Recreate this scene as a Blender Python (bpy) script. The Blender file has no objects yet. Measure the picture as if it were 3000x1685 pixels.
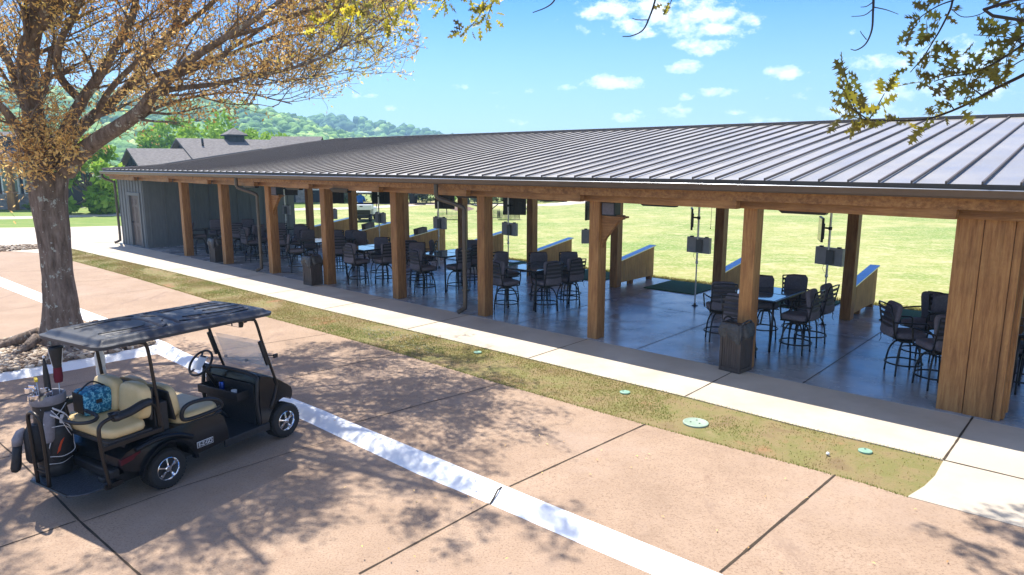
import bpy, math, random
import numpy as np
from mathutils import Vector, Matrix, Euler, noise
R = math.radians
rng = np.random.default_rng(7)
random.seed(7)
sc = bpy.context.scene
COL = sc.collection

# ---------------------------------------------------------------- camera, sky, sun, exposure
CAM_H = 3.44
FPX = 2040.0
PITCH = math.atan(371.5/FPX)
cd = bpy.data.cameras.new('camera'); cd.lens = 24.48; cd.sensor_width = 36.0; cd.clip_end = 6000; cd.clip_start = 0.05
cam = bpy.data.objects.new('camera', cd); COL.objects.link(cam)
cam.location = (0, 0, CAM_H); cam.rotation_euler = (R(90)-PITCH, 0, 0)
sc.camera = cam

SUN_EL = 62.5
SUN_AZ = math.atan2(-0.27, 0.44)         # sun stands towards (-0.27, 0.44) seen from above
sd = bpy.data.lights.new('sun', 'SUN'); sd.energy = 4.7; sd.angle = R(0.5); sd.color = (1.0, 0.945, 0.86)
sun = bpy.data.objects.new('sun', sd); COL.objects.link(sun)
sv = Vector((math.sin(SUN_AZ)*math.cos(R(SUN_EL)), math.cos(SUN_AZ)*math.cos(R(SUN_EL)), math.sin(R(SUN_EL))))
sun.rotation_euler = sv.to_track_quat('Z', 'Y').to_euler()
sun.location = sv*60

world = bpy.data.worlds.new('World'); sc.world = world; world.use_nodes = True
wt = world.node_tree; wt.nodes.clear()
def WN(t, **k):
    n = wt.nodes.new(t)
    for a, b in k.items(): setattr(n, a, b)
    return n
def wmath(op, a, b=None, c=None, clamp=False):
    n = WN('ShaderNodeMath', operation=op, use_clamp=clamp)
    for i, v in enumerate((a, b, c)):
        if v is None: continue
        if isinstance(v, (int, float)): n.inputs[i].default_value = v
        else: wt.links.new(v, n.inputs[i])
    return n.outputs[0]
sky = WN('ShaderNodeTexSky', sky_type='NISHITA', sun_disc=False, sun_elevation=R(SUN_EL), sun_rotation=SUN_AZ,
         altitude=300, air_density=1.0, dust_density=0.15, ozone_density=3.5)
hsv = WN('ShaderNodeHueSaturation'); hsv.inputs['Hue'].default_value = 0.516; hsv.inputs['Saturation'].default_value = 1.50; hsv.inputs['Value'].default_value = 0.74
wt.links.new(sky.outputs[0], hsv.inputs['Color'])
geo = WN('ShaderNodeTexCoord')
sep = WN('ShaderNodeSeparateXYZ'); wt.links.new(geo.outputs['Generated'], sep.inputs[0])
yy = wmath('MAXIMUM', sep.outputs[1], 0.05)
az = wmath('DIVIDE', sep.outputs[0], yy); el = wmath('DIVIDE', sep.outputs[2], yy)
nz = WN('ShaderNodeTexNoise'); nz.inputs['Scale'].default_value = 34; nz.inputs['Detail'].default_value = 7; nz.inputs['Roughness'].default_value = 0.62
mp = WN('ShaderNodeMapping'); mp.inputs['Scale'].default_value = (1, 1, 1.7)
wt.links.new(geo.outputs['Generated'], mp.inputs['Vector']); wt.links.new(mp.outputs[0], nz.inputs['Vector'])
def azel(px, py):
    x = (px-1500)/FPX; y = -(py-842.5)/FPX
    ry = math.cos(PITCH)+y*math.sin(PITCH); rz = -math.sin(PITCH)+y*math.cos(PITCH)
    return x/ry, rz/ry
CLOUDS = [(1960,45,270,62,1.0),(2070,88,110,40,1.0),(2062,130,95,28,.95),(1800,30,110,30,.8),(2000,197,58,19,.85),(1790,240,120,23,.95),(1660,255,35,10,.6),
 (2302,215,62,28,1.0),(1990,326,62,20,.7),(1828,345,60,14,.6),(1870,325,18,10,.6),(2012,282,32,13,.7),(2092,270,65,13,.65),(1350,252,28,8,.6),
 (1480,271,38,9,.6),(1553,266,24,10,.6),(1472,314,26,8,.5),(1054,278,40,8,.45),(2248,352,60,13,.6),(2160,328,28,7,.5),(2560,195,110,34,.5),
 (2700,265,330,42,.55),(2850,160,200,50,.5),(2620,330,260,30,.55),(2380,265,30,10,.5),(1170,315,50,7,.35),(1500,357,60,7,.35),(2500,90,40,10,.4),(2360,290,24,7,.5)]
M = None
for (px, py, w, h, s) in CLOUDS:
    a, e = azel(px, py); w_, h_ = w/2000.*.92, h/2000.*.90
    da = wmath('DIVIDE', wmath('SUBTRACT', az, a), w_); de = wmath('DIVIDE', wmath('SUBTRACT', el, e), h_)
    q = wmath('ADD', wmath('MULTIPLY', da, da), wmath('MULTIPLY', de, de))
    q = wmath('MULTIPLY', wmath('SUBTRACT', 1.25, q), s)
    M = q if M is None else wmath('MAXIMUM', M, q)
M = wmath('MAXIMUM', M, -1.0)
dens = wmath('ADD', wmath('MULTIPLY', M, 0.55), wmath('MULTIPLY', wmath('SUBTRACT', nz.outputs[0], 0.54), 3.2))
dens = wmath('MULTIPLY', dens, 1.5, clamp=True)
front = wmath('GREATER_THAN', sep.outputs[1], 0.05)
dens = wmath('MULTIPLY', dens, front)
# unseen broken cloud overhead and behind, added to whiten and brighten the fill
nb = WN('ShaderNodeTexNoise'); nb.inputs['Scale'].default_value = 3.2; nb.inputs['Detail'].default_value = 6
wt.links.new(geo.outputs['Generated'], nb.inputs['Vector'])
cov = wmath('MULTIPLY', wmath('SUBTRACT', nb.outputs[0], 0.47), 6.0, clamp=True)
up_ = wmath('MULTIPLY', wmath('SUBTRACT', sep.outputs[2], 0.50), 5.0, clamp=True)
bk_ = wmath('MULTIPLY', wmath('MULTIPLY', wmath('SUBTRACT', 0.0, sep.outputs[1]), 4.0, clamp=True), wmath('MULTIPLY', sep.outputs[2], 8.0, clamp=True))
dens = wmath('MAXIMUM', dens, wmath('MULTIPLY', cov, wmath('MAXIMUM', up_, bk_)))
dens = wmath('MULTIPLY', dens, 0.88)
# pale air close to the horizon
low = wmath('SUBTRACT', 1.0, wmath('DIVIDE', wmath('ABSOLUTE', sep.outputs[2]), 0.22), clamp=True)
low = wmath('MULTIPLY', low, 0.8)
mixl = WN('ShaderNodeMix', data_type='RGBA'); mixl.inputs[7].default_value = (1.75, 3.0, 4.6, 1)
wt.links.new(low, mixl.inputs[0]); wt.links.new(hsv.outputs[0], mixl.inputs[6])
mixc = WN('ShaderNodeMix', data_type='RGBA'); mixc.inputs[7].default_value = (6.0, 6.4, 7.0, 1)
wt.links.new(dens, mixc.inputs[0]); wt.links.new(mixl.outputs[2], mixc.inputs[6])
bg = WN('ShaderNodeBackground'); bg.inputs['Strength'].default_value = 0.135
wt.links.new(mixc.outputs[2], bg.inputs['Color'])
wo = WN('ShaderNodeOutputWorld'); wt.links.new(bg.outputs[0], wo.inputs['Surface'])
vs = sc.view_settings; vs.view_transform = 'Standard'; vs.look = 'None'; vs.gamma = 1.0; vs.exposure = 1.05
sc.cycles.max_bounces = 8; sc.cycles.volume_bounces = 0; sc.cycles.volume_step_rate = 8; sc.cycles.diffuse_bounces = 6; sc.cycles.glossy_bounces = 4; sc.cycles.transparent_max_bounces = 12

# ---------------------------------------------------------------- survey helpers (photo pixel of a ground mark -> metres on the ground)
def ray(px, py):
    x = (px-1500)/FPX; y = -(py-842.5)/FPX
    return Vector((x, math.cos(PITCH)+y*math.sin(PITCH), -math.sin(PITCH)+y*math.cos(PITCH)))
def G(px, py, z=0.0):
    r = ray(px, py); t = (z-CAM_H)/r.z
    return Vector((r.x*t, r.y*t, z))
K = 3000/2576.
def D(px, py, z=0.0): return G(px*K, py*K, z)
def atY(px, py, Y):           # surveyed at a known distance Y, photo reading on the 2576 scale
    r = ray(px*K, py*K); t = Y/r.y
    return Vector((r.x*t, Y, CAM_H+r.z*t))
TX, TYv = 0.74698, -0.66484   # along the pavilion, left to right
NX_, NY_ = 0.66484, 0.74698   # across it, towards the range
D0, S0, BAY = 10.963, -25.785, 3.02
def U(u, d, z=0.0):           # u counts post bays, d metres inside the front face of the posts
    a, b = S0+u*BAY, D0+d
    return Vector((TX*a+NX_*b, TYv*a+NY_*b, z))
def rotU(u=0): return math.atan2(TYv, TX)
def UD(p): return ((p.x*TX+p.y*TYv-S0)/BAY, p.x*NX_+p.y*NY_-D0)

# ---------------------------------------------------------------- object helpers
def tag(o, label=None, cat=None, group=None, kind=None):
    if label: o['label'] = label
    if cat: o['category'] = cat
    if group: o['group'] = group
    if kind: o['kind'] = kind
    return o
def thing(name, label, cat, loc=(0,0,0), rz=0, group=None):
    o = bpy.data.objects.new(name, None); COL.objects.link(o); o.empty_display_size = 0.2
    o.location = loc; o.rotation_euler = (0, 0, rz)
    return tag(o, label, cat, group)
def children(o): return [c for c in bpy.data.objects if c.parent == o]
def dup(o, kids, loc, rz, label, group=None):
    r = o.copy(); COL.objects.link(r); r.location = loc; r.rotation_euler = (0, 0, rz); r['label'] = label
    if group: r['group'] = group
    for c, gk in kids:
        n = c.copy(); COL.objects.link(n); n.parent = r
        for g in gk:
            m = g.copy(); COL.objects.link(m); m.parent = n
    return r
def kidtree(o): return [(c, children(c)) for c in children(o)]

class MB:
    def __init__(s): s.v = []; s.f = []; s.m = []
    def add(s, V, F, mi=0):
        b = len(s.v); s.v += [tuple(v) for v in V]; s.f += [tuple(i+b for i in f) for f in F]; s.m += [mi]*len(F); return s
    def box(s, c, d, rot=None, mi=0):
        x, y, z = d[0]/2, d[1]/2, d[2]/2
        V = [Vector((i*x, j*y, k*z)) for k in (-1,1) for j in (-1,1) for i in (-1,1)]
        if rot is not None: V = [rot @ v for v in V]
        V = [v+Vector(c) for v in V]
        return s.add(V, [(0,2,3,1),(4,5,7,6),(0,1,5,4),(2,6,7,3),(0,4,6,2),(1,3,7,5)], mi)
    def tube(s, P, r, n=8, mi=0, closed=False, caps=True, flat=1.0):
        P = [Vector(p) for p in P]; k = len(P); rs = r if isinstance(r, (list, tuple)) else [r]*k
        V = []; up = None
        for i in range(k):
            if closed: t = P[(i+1)%k]-P[i-1]
            else: t = P[min(i+1,k-1)]-P[max(i-1,0)]
            if t.length < 1e-9: t = Vector((0,0,1))
            t.normalize()
            if up is None:
                up = Vector((0,0,1)) if abs(t.z) < .9 else Vector((1,0,0))
            a = t.cross(up)
            if a.length < 1e-6: a = t.cross(Vector((0,1,0)))
            a.normalize(); b = a.cross(t).normalized(); up = b
            for j in range(n):
                q = 2*math.pi*j/n
                V.append(P[i]+a*(math.cos(q)*rs[i])+b*(math.sin(q)*rs[i]*flat))
        F = []
        for i in range(k if closed else k-1):
            for j in range(n):
                i2 = (i+1)%k
                F.append((i*n+j, i*n+(j+1)%n, i2*n+(j+1)%n, i2*n+j))
        if caps and not closed:
            F.append(tuple(range(n))[::-1]); F.append(tuple((k-1)*n+j for j in range(n)))
        return s.add(V, F, mi)
    def lathe(s, prof, n=24, c=(0,0,0), rot=None, mi=0, sx=1, sy=1):
        V = []
        for r_, z_ in prof:
            for j in range(n):
                q = 2*math.pi*j/n
                v = Vector((r_*math.cos(q)*sx, r_*math.sin(q)*sy, z_))
                if rot is not None: v = rot @ v
                V.append(v+Vector(c))
        F = []
        for i in range(len(prof)-1):
            for j in range(n): F.append((i*n+j, i*n+(j+1)%n, (i+1)*n+(j+1)%n, (i+1)*n+j))
        if prof[0][0] > 1e-4: F.append(tuple(range(n))[::-1])
        if prof[-1][0] > 1e-4: F.append(tuple((len(prof)-1)*n+j for j in range(n)))
        return s.add(V, F, mi)
    def prism(s, poly, z0, z1, mi=0):     # outline in xy, vertical walls
        n = len(poly); V = [(p[0], p[1], z0) for p in poly]+[(p[0], p[1], z1) for p in poly]
        F = [tuple(range(n, 2*n)), tuple(range(n))[::-1]]+[(i, (i+1)%n, n+(i+1)%n, n+i) for i in range(n)]
        return s.add(V, F, mi)
    def slab(s, poly, hw, mi=0):          # outline in xz, thickness along y; hw = half width number or f(x,z)
        n = len(poly); f = hw if callable(hw) else (lambda x, z: hw)
        V = [(x, -f(x,z), z) for x, z in poly]+[(x, f(x,z), z) for x, z in poly]
        F = [tuple(range(n)), tuple(range(n, 2*n))[::-1]]+[(i, n+i, n+(i+1)%n, (i+1)%n) for i in range(n)]
        return s.add(V, F, mi)
    def strip(s, A, B, mi=0):             # ribbon between two polylines
        n = len(A); return s.add(list(A)+list(B), [(i, i+1, n+i+1, n+i) for i in range(n-1)], mi)
    def rings(s, L, mi=0, closed=True, caps=True):
        n = len(L[0]); V = [v for r_ in L for v in r_]; F = []
        for i in range(len(L)-1):
            for j in range(n if closed else n-1): F.append((i*n+j, i*n+(j+1)%n, (i+1)*n+(j+1)%n, (i+1)*n+j))
        if caps: F.append(tuple(range(n))[::-1]); F.append(tuple((len(L)-1)*n+j for j in range(n)))
        return s.add(V, F, mi)
    def build(s, name, mats, parent=None, smooth=False, bevel=0, seg=2, loc=None, rot=None, fix=True, auto=None):
        me = bpy.data.meshes.new(name); me.from_pydata(s.v, [], s.f)
        mats = mats if isinstance(mats, (list, tuple)) else [mats]
        for m in mats: me.materials.append(m)
        if len(mats) > 1: me.polygons.foreach_set('material_index', s.m)
        if fix:
            import bmesh
            bm = bmesh.new(); bm.from_mesh(me); bmesh.ops.recalc_face_normals(bm, faces=bm.faces); bm.to_mesh(me); bm.free()
        if smooth:
            me.polygons.foreach_set('use_smooth', [True]*len(me.polygons))
            if auto is not None: me.set_sharp_from_angle(angle=R(auto))
        me.update()
        o = bpy.data.objects.new(name, me); COL.objects.link(o)
        if parent is not None: o.parent = parent
        if loc is not None: o.location = loc
        if rot is not None: o.rotation_euler = rot
        if bevel:
            b = o.modifiers.new('bevel', 'BEVEL'); b.width = bevel; b.segments = seg; b.limit_method = 'ANGLE'; b.angle_limit = R(35)
            if smooth is False: me.polygons.foreach_set('use_smooth', [False]*len(me.polygons))
        return o
def spl(P, n=6, closed=False):
    P = [Vector(p) for p in P]; k = len(P); out = []
    for i in range(k if closed else k-1):
        p0 = P[(i-1)%k] if closed or i > 0 else P[0]*2-P[1]
        p1, p2 = P[i], P[(i+1)%k]
        p3 = P[(i+2)%k] if closed or i+2 < k else P[-1]*2-P[-2]
        for j in range(n):
            t = j/n
            out.append(0.5*((2*p1)+(p2-p0)*t+(2*p0-5*p1+4*p2-p3)*t*t+(3*p1-p0-3*p2+p3)*t**3))
    if not closed: out.append(P[-1])
    return out
def fast(name, V, F, mats, parent=None, tint=None, smooth=False, mi=None):
    V = np.asarray(V, np.float32); F = np.asarray(F, np.int32); k = F.shape[1]
    me = bpy.data.meshes.new(name); me.vertices.add(len(V)); me.vertices.foreach_set('co', V.ravel())
    me.loops.add(F.size); me.loops.foreach_set('vertex_index', F.ravel())
    me.polygons.add(len(F)); me.polygons.foreach_set('loop_start', np.arange(0, F.size, k, dtype=np.int32))
    try: me.polygons.foreach_set('loop_total', np.full(len(F), k, np.int32))
    except Exception: pass
    for m in (mats if isinstance(mats, (list, tuple)) else [mats]): me.materials.append(m)
    if mi is not None: me.polygons.foreach_set('material_index', np.asarray(mi, np.int32))
    if smooth: me.polygons.foreach_set('use_smooth', np.ones(len(F), bool))
    if tint is not None:
        a = me.attributes.new('tint', 'FLOAT', 'POINT'); a.data.foreach_set('value', np.asarray(tint, np.float32))
    me.update(calc_edges=True); me.validate()
    o = bpy.data.objects.new(name, me); COL.objects.link(o)
    if parent is not None: o.parent = parent
    return o

# ---------------------------------------------------------------- materials
def ramp(nt, fac, stops):
    r = nt.nodes.new('ShaderNodeValToRGB'); e = r.color_ramp.elements
    while len(e) > 1: e.remove(e[-1])
    e[0].position = stops[0][0]; e[0].color = (*stops[0][1], 1)
    for p, c in stops[1:]:
        q = e.new(p); q.color = (*c, 1)
    nt.links.new(fac, r.inputs[0]); return r.outputs[0]
def mat(name, stops, rough=0.6, metal=0.0, scale=(8,8,8), detail=5, nrough=.6, bump=0.0, bscale=None, bdist=0.01, spec=0.5, coat=0.0, rvar=0.0,
        layers=(), trans=0.0, ior=1.45, tintattr=False, translucent=0.0, alpha=1.0, objvar=0.0, kind='noise', sheen=0.0, aniso=0.0):
    m = bpy.data.materials.new(name); m.use_nodes = True; nt = m.node_tree; p = nt.nodes['Principled BSDF']
    if isinstance(stops[0], (int, float)): stops = [(0, stops)]
    tc = nt.nodes.new('ShaderNodeTexCoord'); mpn = nt.nodes.new('ShaderNodeMapping')
    mpn.inputs['Scale'].default_value = scale if isinstance(scale, tuple) else (scale,)*3
    nt.links.new(tc.outputs['Object'], mpn.inputs['Vector'])
    def tex(sc_, det=detail, kd='noise'):
        mm = nt.nodes.new('ShaderNodeMapping'); mm.inputs['Scale'].default_value = sc_ if isinstance(sc_, tuple) else (sc_,)*3
        nt.links.new(tc.outputs['Object'], mm.inputs['Vector'])
        t = nt.nodes.new('ShaderNodeTexVoronoi' if kd == 'voronoi' else 'ShaderNodeTexNoise')
        if kd == 'noise': t.inputs['Detail'].default_value = det; t.inputs['Roughness'].default_value = nrough
        t.inputs['Scale'].default_value = 1.0
        nt.links.new(mm.outputs[0], t.inputs['Vector']); return t.outputs[0]
    if len(stops) == 1 and not tintattr: 
        col = None; p.inputs['Base Color'].default_value = (*stops[0][1], 1)
    else:
        if tintattr:
            at = nt.nodes.new('ShaderNodeAttribute'); at.attribute_name = 'tint'; fac = at.outputs['Fac']
        else: fac = tex(scale)
        col = ramp(nt, fac, stops)
    base = col
    for (lsc, lo, hi, lcol, kd) in layers:     # further stains: noise between lo and hi brings in lcol
        f = tex(lsc, 6, kd)
        mr = nt.nodes.new('ShaderNodeMapRange'); mr.inputs[1].default_value = lo; mr.inputs[2].default_value = hi; nt.links.new(f, mr.inputs[0])
        mx = nt.nodes.new('ShaderNodeMix'); mx.data_type = 'RGBA'
        nt.links.new(mr.outputs[0], mx.inputs[0])
        if base is None: mx.inputs[6].default_value = (*stops[0][1], 1)
        else: nt.links.new(base, mx.inputs[6])
        mx.inputs[7].default_value = (*lcol, 1); base = mx.outputs[2]
    if objvar and base is not None:
        oi = nt.nodes.new('ShaderNodeObjectInfo'); hs = nt.nodes.new('ShaderNodeHueSaturation'); mr = nt.nodes.new('ShaderNodeMapRange')
        mr.inputs[3].default_value = 1-objvar; mr.inputs[4].default_value = 1+objvar; nt.links.new(oi.outputs['Random'], mr.inputs[0]); nt.links.new(mr.outputs[0], hs.inputs['Value']); nt.links.new(base, hs.inputs['Color']); base = hs.outputs[0]
    if base is not None: nt.links.new(base, p.inputs['Base Color'])
    p.inputs['Roughness'].default_value = rough; p.inputs['Metallic'].default_value = metal
    p.inputs['Specular IOR Level'].default_value = spec; p.inputs['IOR'].default_value = ior
    p.inputs['Coat Weight'].default_value = coat; p.inputs['Coat Roughness'].default_value = 0.08
    p.inputs['Transmission Weight'].default_value = trans; p.inputs['Alpha'].default_value = alpha
    if rvar:
        f = tex((1.3,1.3,1.3), 5)
        mr = nt.nodes.new('ShaderNodeMapRange'); mr.inputs[1].default_value = .3; mr.inputs[2].default_value = .7
        mr.inputs[3].default_value = max(rough-rvar, .02); mr.inputs[4].default_value = rough+rvar
        nt.links.new(f, mr.inputs[0]); nt.links.new(mr.outputs[0], p.inputs['Roughness'])
    if bump:
        f = tex(bscale or scale, 6)
        b = nt.nodes.new('ShaderNodeBump'); b.inputs['Strength'].default_value = bump; b.inputs['Distance'].default_value = bdist
        nt.links.new(f, b.inputs['Height']); nt.links.new(b.outputs[0], p.inputs['Normal'])
    if translucent:
        tr = nt.nodes.new('ShaderNodeBsdfTranslucent'); ms = nt.nodes.new('ShaderNodeMixShader'); ms.inputs[0].default_value = translucent
        if base is not None: nt.links.new(base, tr.inputs[0])
        else: tr.inputs[0].default_value = (*stops[0][1], 1)
        out = nt.nodes['Material Output']
        nt.links.new(p.outputs[0], ms.inputs[1]); nt.links.new(tr.outputs[0], ms.inputs[2]); nt.links.new(ms.outputs[0], out.inputs[0])
    return m
m = {}
m['pink'] = mat('stained_concrete', [(.3,(.275,.190,.128)),(.5,(.335,.235,.160)),(.7,(.39,.28,.195))], .88, scale=(1.1,1.1,1.1), detail=9, nrough=.72, bump=.5, bscale=(55,55,55), bdist=.006,
    layers=[((48,48,48),.50,.62,(.22,.145,.095),'noise'), ((70,70,70),.60,.68,(.46,.34,.25),'noise'), ((.35,.35,.35),.5,.75,(.36,.265,.20),'noise'), ((2.6,2.6,2.6),.60,.74,(.24,.155,.105),'noise'), ((.9,.25,1),.62,.70,(.25,.17,.12),'noise')])
m['pale'] = mat('broom_concrete', [(.3,(.42,.36,.28)),(.55,(.49,.43,.345)),(.7,(.55,.49,.395))], .85, scale=(1.2,1.2,1.2), detail=8, bump=.2, bscale=(70,70,70), bdist=.004,
    layers=[((80,80,80),.58,.75,(.44,.39,.32),'noise'), ((.6,.6,.6),.58,.8,(.45,.37,.29),'noise')])
m['sealed'] = mat('sealed_concrete', [(.3,(.22,.235,.26)),(.5,(.31,.33,.36)),(.68,(.40,.42,.44))], .24, scale=(1.5,1.5,1.5), detail=8, nrough=.62, spec=.75, rvar=.1, bump=.1, bscale=(9,9,9), bdist=.004,
    layers=[((.8,.8,.8),.5,.66,(.17,.18,.20),'noise'), ((4,4,4),.6,.75,(.34,.33,.32),'noise')])
m['soil'] = mat('joint_soil', [(.3,(.03,.02,.014)),(.6,(.06,.042,.025)),(.75,(.09,.10,.03))], .95, scale=6)
m['curb'] = mat('white_curb_paint', [(.3,(.74,.75,.76)),(.6,(.82,.82,.81))], .6, scale=(2,2,2), bump=.3, bscale=(7,7,7), bdist=.01, layers=[((25,25,25),.68,.8,(.5,.46,.42),'noise')])
m['grassground'] = mat('turf_soil', [(.25,(.16,.105,.055)),(.45,(.22,.17,.075)),(.6,(.17,.16,.05)),(.75,(.26,.20,.10))], .95, scale=(2.2,2.2,2.2), detail=9, bump=.6, bscale=(45,45,45), bdist=.02,
    layers=[((.9,.9,.9),.60,.72,(.30,.145,.075),'noise')])
m['blade'] = mat('dry_grass_blade', [(0,(.38,.28,.12)),(.35,(.37,.31,.10)),(.7,(.25,.27,.06)),(1,(.16,.27,.04))], .8, tintattr=True, translucent=.3)
m['range'] = mat('range_grass', [(.28,(.11,.19,.025)),(.42,(.165,.235,.04)),(.54,(.27,.29,.08)),(.66,(.40,.36,.17))], .95, scale=(.17,.20,.1), detail=10, nrough=.7, bump=.5, bscale=(14,14,14), bdist=.03,
    layers=[((1.3,1.6,2),.50,.66,(.43,.38,.20),'noise'), ((.06,.10,.1),.50,.58,(.14,.225,.035),'noise'), ((3,4,2),.54,.66,(.26,.29,.08),'noise'), ((9,12,8),.50,.64,(.45,.41,.22),'noise')])
m['lawn'] = mat('lawn_grass', [(.3,(.11,.19,.028)),(.5,(.16,.23,.045)),(.7,(.27,.27,.085))], .95, scale=(.35,.9,.5), detail=9, nrough=.7, bump=.5, bscale=(16,16,16), bdist=.03)
m['turfmat'] = mat('artificial_turf', [(.3,(.018,.075,.025)),(.7,(.03,.11,.035))], .9, scale=30, bump=.6, bscale=(180,180,180), bdist=.01)
def woodm(name, stops, sc_, rough=.55, knots=True, spec=.4):
    return mat(name, stops, rough, scale=sc_, detail=8, nrough=.72, bump=.3, bscale=tuple(v*1.6 for v in sc_), bdist=.005, spec=spec, objvar=.16,
        layers=[(tuple(v*.22 for v in sc_),.52,.72,tuple(c*.5 for c in stops[1][1]),'noise'), ((1.1,1.1,1.1),.5,.75,tuple(c*.72 for c in stops[1][1]),'noise')])
OR = [(.26,(.12,.048,.016)),(.42,(.27,.122,.040)),(.54,(.37,.182,.062)),(.66,(.44,.235,.085)),(.78,(.18,.075,.026))]
m['postwood'] = woodm('cedar_post', OR, (22,22,1.6))
m['beamwood'] = woodm('cedar_beam', OR, (1.6,22,22))
m['fencewood'] = woodm('treated_pine', [(.28,(.34,.19,.07)),(.5,(.52,.31,.12)),(.7,(.62,.40,.17))], (26,26,2.2), .75)
m['greypaint'] = mat('grey_siding', [(.3,(.125,.14,.145)),(.7,(.165,.18,.182))], .7, scale=(12,12,2), bump=.2, bscale=(60,60,8), bdist=.003)
m['door'] = mat('brown_door_paint', [(.3,(.10,.078,.07)),(.7,(.135,.108,.098))], .5, scale=8)
m['trim'] = mat('grey_trim', [(0,(.13,.14,.145))], .55)
m['bronze'] = mat('bronze_metal', [(.3,(.085,.07,.055)),(.7,(.12,.098,.078))], .38, .35, scale=4, spec=.6)
m['gutter'] = mat('gutter_face', [(.3,(.115,.085,.062)),(.7,(.145,.108,.08))], .4, .25, scale=(3,3,3), spec=.6)
m['gutterin'] = mat('gutter_inside', [(.3,(.07,.06,.05)),(.7,(.10,.085,.07))], .55, .1, scale=3)
m['roof'] = mat('standing_seam_steel', [(.3,(.33,.315,.29)),(.7,(.39,.372,.345))], .40, .3, scale=(.8,.8,.8), detail=6, spec=.8, rvar=.07, bump=.05, bscale=(1.5,1.5,1.5), bdist=.02)
m['seam'] = mat('seam_steel', [(0,(.12,.098,.082))], .55, .1)
m['steel'] = mat('galvanised_steel', [(.3,(.42,.43,.45)),(.7,(.6,.61,.63))], .35, .9, scale=12)
m['chrome'] = mat('chrome', [(0,(.85,.86,.88))], .09, 1.0)
m['dull'] = mat('zinc_box', [(.3,(.30,.31,.33)),(.7,(.38,.39,.41))], .5, .2, scale=5)
m['black'] = mat('black_plastic', [(.3,(.014,.014,.016)),(.7,(.022,.022,.025))], .45, scale=20, spec=.5)
m['screen'] = mat('screen_glass', [(0,(.008,.01,.014))], .08, spec=.8)
m['fabric'] = mat('charcoal_fabric', [(.3,(.12,.11,.125)),(.7,(.17,.155,.18))], .9, scale=(35,35,35), bump=.4, bscale=(220,220,220), bdist=.002)
m['strap'] = mat('strap_webbing', [(.3,(.03,.028,.031)),(.7,(.045,.042,.046))], .6, scale=60)
m['blackmetal'] = mat('black_powdercoat', [(0,(.013,.013,.015))], .35, .2, spec=.6)
m['glass'] = mat('table_glass', [(0,(.03,.045,.055))], .04, spec=1.0, coat=.6)
m['bag'] = mat('bin_liner', [(.3,(.03,.03,.032)),(.7,(.06,.06,.063))], .25, scale=12, bump=.9, bscale=(14,14,22), bdist=.03, spec=.7)
m['bin'] = mat('dark_bin', [(.3,(.05,.038,.034)),(.7,(.085,.066,.058))], .5, scale=(30,30,4), bump=.2, bscale=(60,60,6))
m['capmetal'] = mat('cap_flashing', [(.3,(.42,.45,.50)),(.7,(.52,.55,.60))], .3, .7, scale=3)
m['lid'] = mat('green_valve_lid', [(.3,(.17,.33,.24)),(.7,(.25,.41,.31))], .6, scale=14)
m['lidpale'] = mat('pale_green_lid', [(.3,(.24,.33,.25)),(.7,(.32,.41,.32))], .6, scale=14)
m['ball'] = mat('ball_white', [(0,(.85,.85,.84))], .35)
m['white'] = mat('white_plastic', [(0,(.78,.79,.80))], .4)
m['shingle'] = mat('shingles', [(.35,(.115,.105,.10)),(.5,(.165,.15,.142)),(.65,(.21,.195,.185))], .95, scale=(5,12,12), detail=3, bump=.4, bscale=(4,9,9), bdist=.03)
m['darksiding'] = mat('charcoal_siding', [(.3,(.035,.042,.052)),(.7,(.055,.062,.072))], .8, scale=(6,6,1))
m['stone'] = mat('field_stone', [(.0,(.05,.05,.055)),(.25,(.14,.13,.13)),(.5,(.26,.245,.24)),(.8,(.36,.34,.32))], .9, scale=(3.4,3.4,4.6), detail=3, bump=1, bscale=(3.4,3.4,4.6), bdist=.1)
m['win'] = mat('window_glass', [(.3,(.10,.15,.15)),(.7,(.20,.27,.27))], .08, scale=1.2, spec=.9)
m['mulch'] = mat('bark_mulch', [(.3,(.085,.05,.035)),(.5,(.16,.105,.08)),(.7,(.26,.18,.14))], .95, scale=9, bump=.8, bscale=(22,22,22), bdist=.05)
m['bark'] = mat('oak_bark', [(.28,(.065,.048,.036)),(.46,(.18,.135,.105)),(.6,(.28,.22,.18)),(.75,(.38,.32,.27))], .95, scale=(11,11,2.4), detail=9, nrough=.72, bump=1.0, bscale=(15,15,2.6), bdist=.06,
    layers=[((4.2,4.2,4.2),.595,.61,(.46,.48,.42),'noise'), ((15,15,15),.64,.66,(.50,.52,.47),'noise')])
m['twig'] = mat('twig_bark', [(.3,(.10,.075,.06)),(.6,(.20,.16,.13)),(.75,(.30,.25,.21))], .9, scale=(6,6,6))
m['twigblue'] = mat('dark_twig', [(0,(.028,.022,.022))], .8)
m['leafo'] = mat('rust_leaf', [(0,(.58,.31,.11)),(.3,(.82,.52,.19)),(.6,(.92,.67,.27)),(.85,(.92,.72,.26)),(1,(.82,.74,.16))], .6, tintattr=True, translucent=.5)
m['leafoak'] = mat('young_oak_leaf', [(0,(.13,.10,.025)),(.35,(.20,.175,.03)),(.7,(.31,.31,.04)),(.9,(.58,.53,.06)),(1,(.88,.72,.06))], .5, tintattr=True, translucent=.55)
m['leafy'] = mat('yellow_leaf', [(0,(.40,.30,.05)),(.5,(.62,.46,.07)),(1,(.60,.58,.10))], .5, tintattr=True, translucent=.5)
def leafmat(name, a, b, c, tl=.35): return mat(name, [(0,a),(.5,b),(1,c)], .65, tintattr=True, translucent=tl)
m['lgreen'] = leafmat('spring_green_leaf', (.13,.26,.025), (.26,.44,.045), (.42,.58,.09))
m['dgreen'] = leafmat('dark_green_leaf', (.015,.05,.018), (.03,.085,.03), (.06,.13,.04))
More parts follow.
